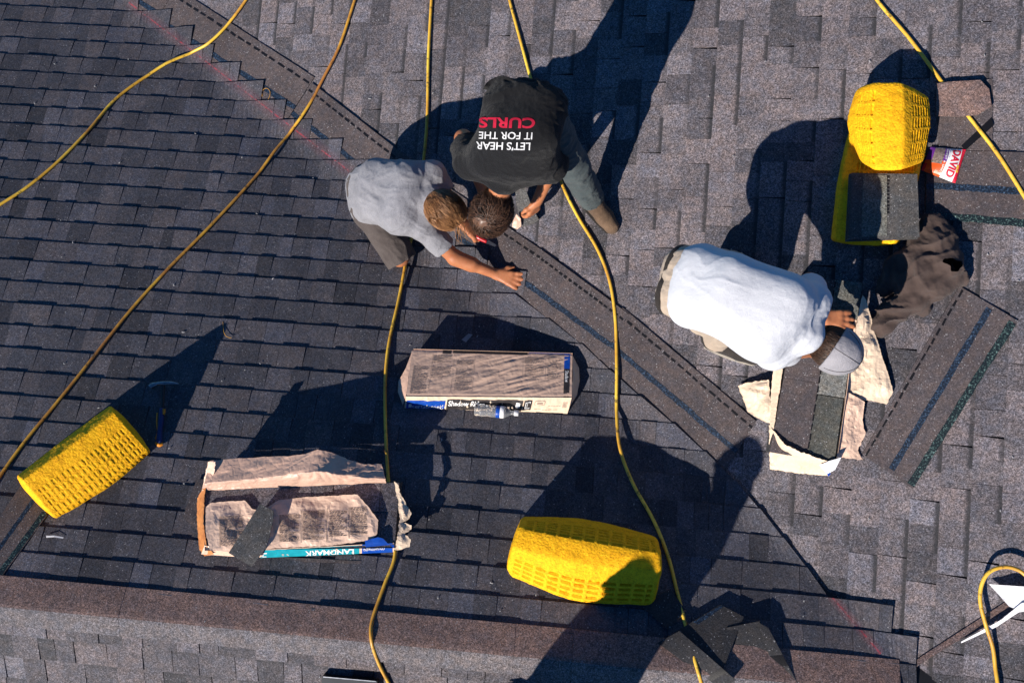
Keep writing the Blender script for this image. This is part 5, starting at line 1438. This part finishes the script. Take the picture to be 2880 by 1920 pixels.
# ---------------------------------------------------------------- man in the white shirt
J = dict(pelvis=P3(1604, 658, .78), waist=P3(1666, 676, .84), chest=P3(1773, 728, .78), neck=P3(1846, 766, .66), head=P3(1902, 792, .52),
         hipL=P3(1622, 618, .75), hipR=P3(1602, 700, .75), shL=P3(1862, 694, .64), shR=P3(1775, 804, .64),
         elL=P3(1860, 648, .40), wrL=P3(1886, 724, .19), elR=P3(1812, 806, .38), wrR=P3(1866, 806, .19),
         knL=P3(1680, 620, .44), anL=P3(1660, 604, .10), knR=P3(1660, 752, .44), anR=P3(1642, 782, .10))
pw = empty('person', P3(1650, 700, 0, 'B'), 'man in a white t-shirt, khaki pants and grey cap stooping over the opened stack', 'person', 'people working on the roof')
hf = (P3(1930, 815, .12) - J['head']).normalized(); hu = (P3(1945, 815, .36) - P3(1890, 780, .38)).normalized()
skin = torso_prims(J, -.012, 1.1) + limb(J['shL'], J['elL'], J['wrL'], .054, .044, .030) + limb(J['shR'], J['elR'], J['wrR'], .054, .044, .030)
skin += [C_(J['neck'], J['head'], .060, .056)] + limb(J['hipL'], J['knL'], J['anL'], .08, .056, .042) + limb(J['hipR'], J['knR'], J['anR'], .08, .056, .042)
skin += head_prims(J['head'], hf, hu, 1.02)
skin += hand(J['wrL'], P3(1940, 736, .145) - J['wrL'], Vector((-.2, .1, 1)), Vector((.2, -1, 0)), .22, .16, 1.12) + hand(J['wrR'], P3(1905, 815, .13) - J['wrR'], zd, Vector((0, 1, 0)), .3, .1, 1.0)
body_link(skin, 'body', M['skin'], pw, .0045, .016)
hemn = (J['pelvis'] - J['waist']).normalized()
slL = J['shL'].lerp(J['elL'], .72); slR = J['shR'].lerp(J['elR'], .9)
sh = [('c', p[1], p[2], p[3], p[4], (J['pelvis'] + hemn * .118, hemn)) for p in torso_prims(J, .020, 1.06)]
sh += [C_(J['shL'], slL + (slL - J['shL']) * .5, .074, .076, (slL, J['elL'] - J['shL'])), C_(J['shR'], slR + (slR - J['shR']) * .5, .074, .076, (slR, J['elR'] - J['shR']))]
ff1 = fold_fn(3.1, .005, (8, 2), J['chest'] - J['pelvis']); ff2 = fold_fn(7.4, .007, (14, 6), J['neck'] - J['shR'])
nkv = np.array(J['neck'])
body_link(sh, 'shirt', M['shirt_white'], pw, .005, .035, lambda P: ff1(P) * .8 + ff2(P) * np.clip(1.3 - np.linalg.norm(P - nkv, axis=1) / .28, .15, 1))
bl = (J['hipL'] - J['hipR']).normalized()
bp = J['pelvis'] + hemn * .130
belt = [('c', J['pelvis'] + bl * .06 + hemn * .20, J['pelvis'] + bl * .06 - hemn * .12, .111, .113, [(bp + hemn * .014, hemn), (bp - hemn * .020, -hemn)]), ('c', J['pelvis'] - bl * .06 + hemn * .20, J['pelvis'] - bl * .06 - hemn * .12, .111, .113, [(bp + hemn * .014, hemn), (bp - hemn * .020, -hemn)])]
body_link(belt, 'belt', M['belt'], pw, .005, .02)
tr = [C_(J['pelvis'] + bl * .065 + hemn * .02, J['pelvis'] - bl * .065 + hemn * .02, .116), C_(J['pelvis'] + bl * .060 + hemn * .090, J['pelvis'] - bl * .060 + hemn * .090, .112)]
tr += [C_(J['hipL'], J['knL'], .105, .085), C_(J['knL'], J['anL'], .080, .068), C_(J['hipR'], J['knR'], .105, .085), C_(J['knR'], J['anR'], .082, .066, (J['knR'].lerp(J['anR'], .80), J['anR'] - J['knR'])), C_(J['hipR'], J['knR'], .10, .085)]
ff = fold_fn(2.2, .010, (17, 7), J['knR'] - J['hipR'])
body_link(tr, 'trousers', M['khaki'], pw, .0055, .03, ff)
shoe(P3(1652, 784, .10), P3(1712, 801, .06) - P3(1652, 780, .06), zd, 'shoe', M['shoe'], pw, 1.12)
shoe(P3(1668, 604, .10), P3(1725, 612, .06) - P3(1668, 600, .06), zd, 'shoe', M['shoe'], pw, 1.0)
# cap and hair
F = frame(hf, hu); hc = J['head'] + F @ Vector((0, -.010, .030))
tilt = F @ Vector((0, -.25, -1)).normalized()
cp = [E_(hc + F @ Vector((0, .0, .014)), (.114, .137, .124), F, (hc + F @ Vector((0, 0, -.006)), tilt))]
cap = body_link(cp, 'cap', M['cap_grey'], pw, .004, .02, fold_fn(5.2, .002, (14, 14), (1, 0, 0)))
sv, sf = [], []
for ang in (0, 60, 120):
    path = []
    for t in np.linspace(-1.45, 1.45, 26):
        d = Vector((math.sin(t) * math.cos(R_(ang + 30)), math.sin(t) * math.sin(R_(ang + 30)), math.cos(t)))
        path.append(hc + F @ Vector((d.x * .1150, d.y * .1380, d.z * .1250 + .014)))
    v_, f_ = tube_geo(path, .0011, 5); k = len(sv); sv += v_; sf += [tuple(i + k for i in q) for q in f_]
link('cap_seam', pyd(sv, sf), M['belt'], cap)
body_link([E_(hc + F @ Vector((0, 0, .136)), (.008, .008, .005), F)], 'cap_button', M['cap_grey'], cap, .002, .002)
# peak pointing forward under the crown
pk = []
for i in range(13):
    a = R_(20 + 140 * i / 12); pk.append((math.cos(a) * .088, math.sin(a) * .105, .012)); 
vs_ = [hc + F @ Vector(q) for q in pk] + [hc + F @ Vector((q[0] * 1.0, q[1] + .07 * math.sin(R_(20 + 140 * i / 12)) ** 1.3, q[2] - .012)) for i, q in enumerate(pk)]
vs_ += [v - F @ Vector((0, 0, .004)) for v in vs_]; n = 13
fs = [(i, i + 1, n + i + 1, n + i) for i in range(12)] + [(2 * n + i, 3 * n + i, 3 * n + i + 1, 2 * n + i + 1) for i in range(12)] + [(n + i, n + i + 1, 3 * n + i + 1, 3 * n + i) for i in range(12)]
link('cap_peak', pyd(vs_, fs), M['cap_grey'], cap)
cv = []; rn = random.Random(12)
for i in range(1500):
    a = rn.uniform(math.pi * .9, math.pi * 2.1); z = rn.uniform(-.55, .35)
    d = Vector((math.cos(a), math.sin(a), 0)) * math.sqrt(1 - z * z) + Vector((0, 0, z)); path = []
    dv = Vector((rn.uniform(-.5, .5), 0, -1)); 
    for k in range(6):
        e = (d + dv * .07 * k).normalized(); path.append(hc + F @ Vector((e.x * .094, e.y * .118, e.z * .110)) * (1.01 + .012 * k))
    cv.append(path)
hb_ = body_link([E_(hc, (.092, .116, .107), F, (hc + F @ Vector((0, .0, -.01)), F @ Vector((0, 1, -.35))))], 'hair', M['hair_dark'], pw, .005, .02)
strands(cv, .0018, 'hair_strands', M['hair_dark'], hb_)

# ---------------------------------------------------------------- a fourth worker just below the frame, whose shadow falls into view
def worker(base, facing, label, lean=0.0):
    zz = Vector((0, 0, 1)); f = Vector(facing).normalized(); l = zz.cross(f)
    base = base - f * lean * 1.6; base.z = roof(base.x, base.y)
    Q = lambda x, y, z: base + l * x + f * (y + lean * z) + zz * z
    J = dict(pelvis=Q(0, 0, .92), waist=Q(0, .02, 1.06), chest=Q(0, .03, 1.27), neck=Q(0, .02, 1.45), head=Q(0, .05, 1.60), hipL=Q(.09, 0, .90), hipR=Q(-.09, 0, .90), shL=Q(.19, .02, 1.40), shR=Q(-.19, .02, 1.40),
             elL=Q(.30, -.02, 1.14), wrL=Q(.22, .16, .98), elR=Q(-.29, -.04, 1.12), wrR=Q(-.26, .10, .90), knL=Q(.15, .05, .48), anL=Q(.22, 0, .09), knR=Q(-.15, .08, .50), anR=Q(-.2, .05, .10))
    e = empty('person', base, label, 'person', 'people working on the roof')
    sk = torso_prims(J, -.012) + limb(J['shL'], J['elL'], J['wrL'], .052, .042, .028) + limb(J['shR'], J['elR'], J['wrR'], .052, .042, .028) + [C_(J['neck'], J['head'], .056, .052)] + limb(J['hipL'], J['knL'], J['anL'], .08, .056, .04) + limb(J['hipR'], J['knR'], J['anR'], .08, .056, .04)
    sk += head_prims(J['head'], f + zz * -.3, zz) + hand(J['wrL'], f - zz * .5, l, f, .4) + hand(J['wrR'], f - zz, -l, f, .4)
    body_link(sk, 'body', M['skin'], e, .006, .016)
    sh = torso_prims(J, .012) + [C_(J['shL'], J['shL'].lerp(J['elL'], .7), .072, .07), C_(J['shR'], J['shR'].lerp(J['elR'], .7), .072, .07)]
    body_link(sh, 'shirt', M['shirt_black'], e, .007, .03)
    tr = [C_(J['hipL'], J['knL'], .1, .08), C_(J['knL'], J['anL'], .08, .066), C_(J['hipR'], J['knR'], .1, .08), C_(J['knR'], J['anR'], .08, .066), C_(J['hipL'], J['hipR'], .115)]
    body_link(tr, 'jeans', M['jeans'], e, .007, .03)
    shoe(J['anL'], f, zz, 'boot', M['boot'], e); shoe(J['anR'], f, zz, 'boot', M['boot'], e)
    hc = J['head'] + zz * .03
    body_link([E_(hc, (.086, .108, .1), frame(f, zz), (hc + f * .05, f - zz * .5))], 'hair', M['hair_dark'], e, .006, .02)
    return e
def cast_from(tip):
    """where a standing head must be for its shadow to land on tip"""
    for k in range(800):
        hd = tip - LT * (.005 * k)
        if hd.z - roof(hd.x, hd.y) > 1.66: break
    return Vector((hd.x, hd.y, roof(hd.x, hd.y)))
side_on = Vector((-LT.y, LT.x, 0))
worker(cast_from(at(1752, 1040, 0)), side_on, 'person in jeans standing below the frame, whose long shadow reaches the valley', .13)
worker(cast_from(at(1592, 1165, 0)), side_on, 'person in jeans below the frame, whose shadow darkens the corner of a yellow wedge')

# ---------------------------------------------------------------- hooded jacket thrown on the roof
hp = []
def roll(px, rs):
    path = [at(p[0], p[1], p[2], 'B') for p in px]
    for i in range(len(path) - 1): hp.append(C_(path[i], path[i + 1], rs[i], rs[i + 1]))
roll([(2128, 520, .05), (2150, 560, .07), (2172, 615, .07), (2150, 640, .06)], [.035, .060, .060, .05])
roll([(2140, 512, .05), (2168, 540, .05), (2180, 590, .05), (2185, 630, .05)], [.030, .04, .04, .04])
roll([(2100, 560, .04), (2090, 600, .05), (2060, 630, .05), (2035, 655, .04)], [.04, .055, .055, .03])
roll([(2050, 640, .04), (2090, 655, .06), (2150, 655, .06), (2205, 640, .03)], [.04, .06, .055, .025])
roll([(2115, 580, .05), (2110, 620, .06), (2120, 660, .05)], [.06, .07, .05])
roll([(2125, 670, .03), (2095, 690, .045), (2060, 710, .045), (2025, 742, .04), (2010, 757, .03)], [.05, .055, .05, .042, .034])
roll([(2080, 680, .04), (2110, 700, .04), (2120, 710, .03)], [.04, .04, .03])
fA = fold_fn(1.1, .030, (8, 3), (1, .6, 0)); fB = fold_fn(4.4, .015, (16, 6), (.3, -1, 0))
hj = body_link(hp, 'hooded_jacket', M['hoodie'], None, .005, .020, lambda P: fA(P) + fB(P) - .008, 2)
tag(hj, 'dark brown hooded jacket crumpled beside the shingle stack', 'jacket')
bitp = [(2094, 590, .135), (2100, 600, .14), (2103, 615, .14), (2097, 622, .135), (2090, 608, .135)]
bit(bitp, 'garment_tag', 'small blue and white tag on the dark brown jacket', 'tag', M['whitesheet'], 'B')
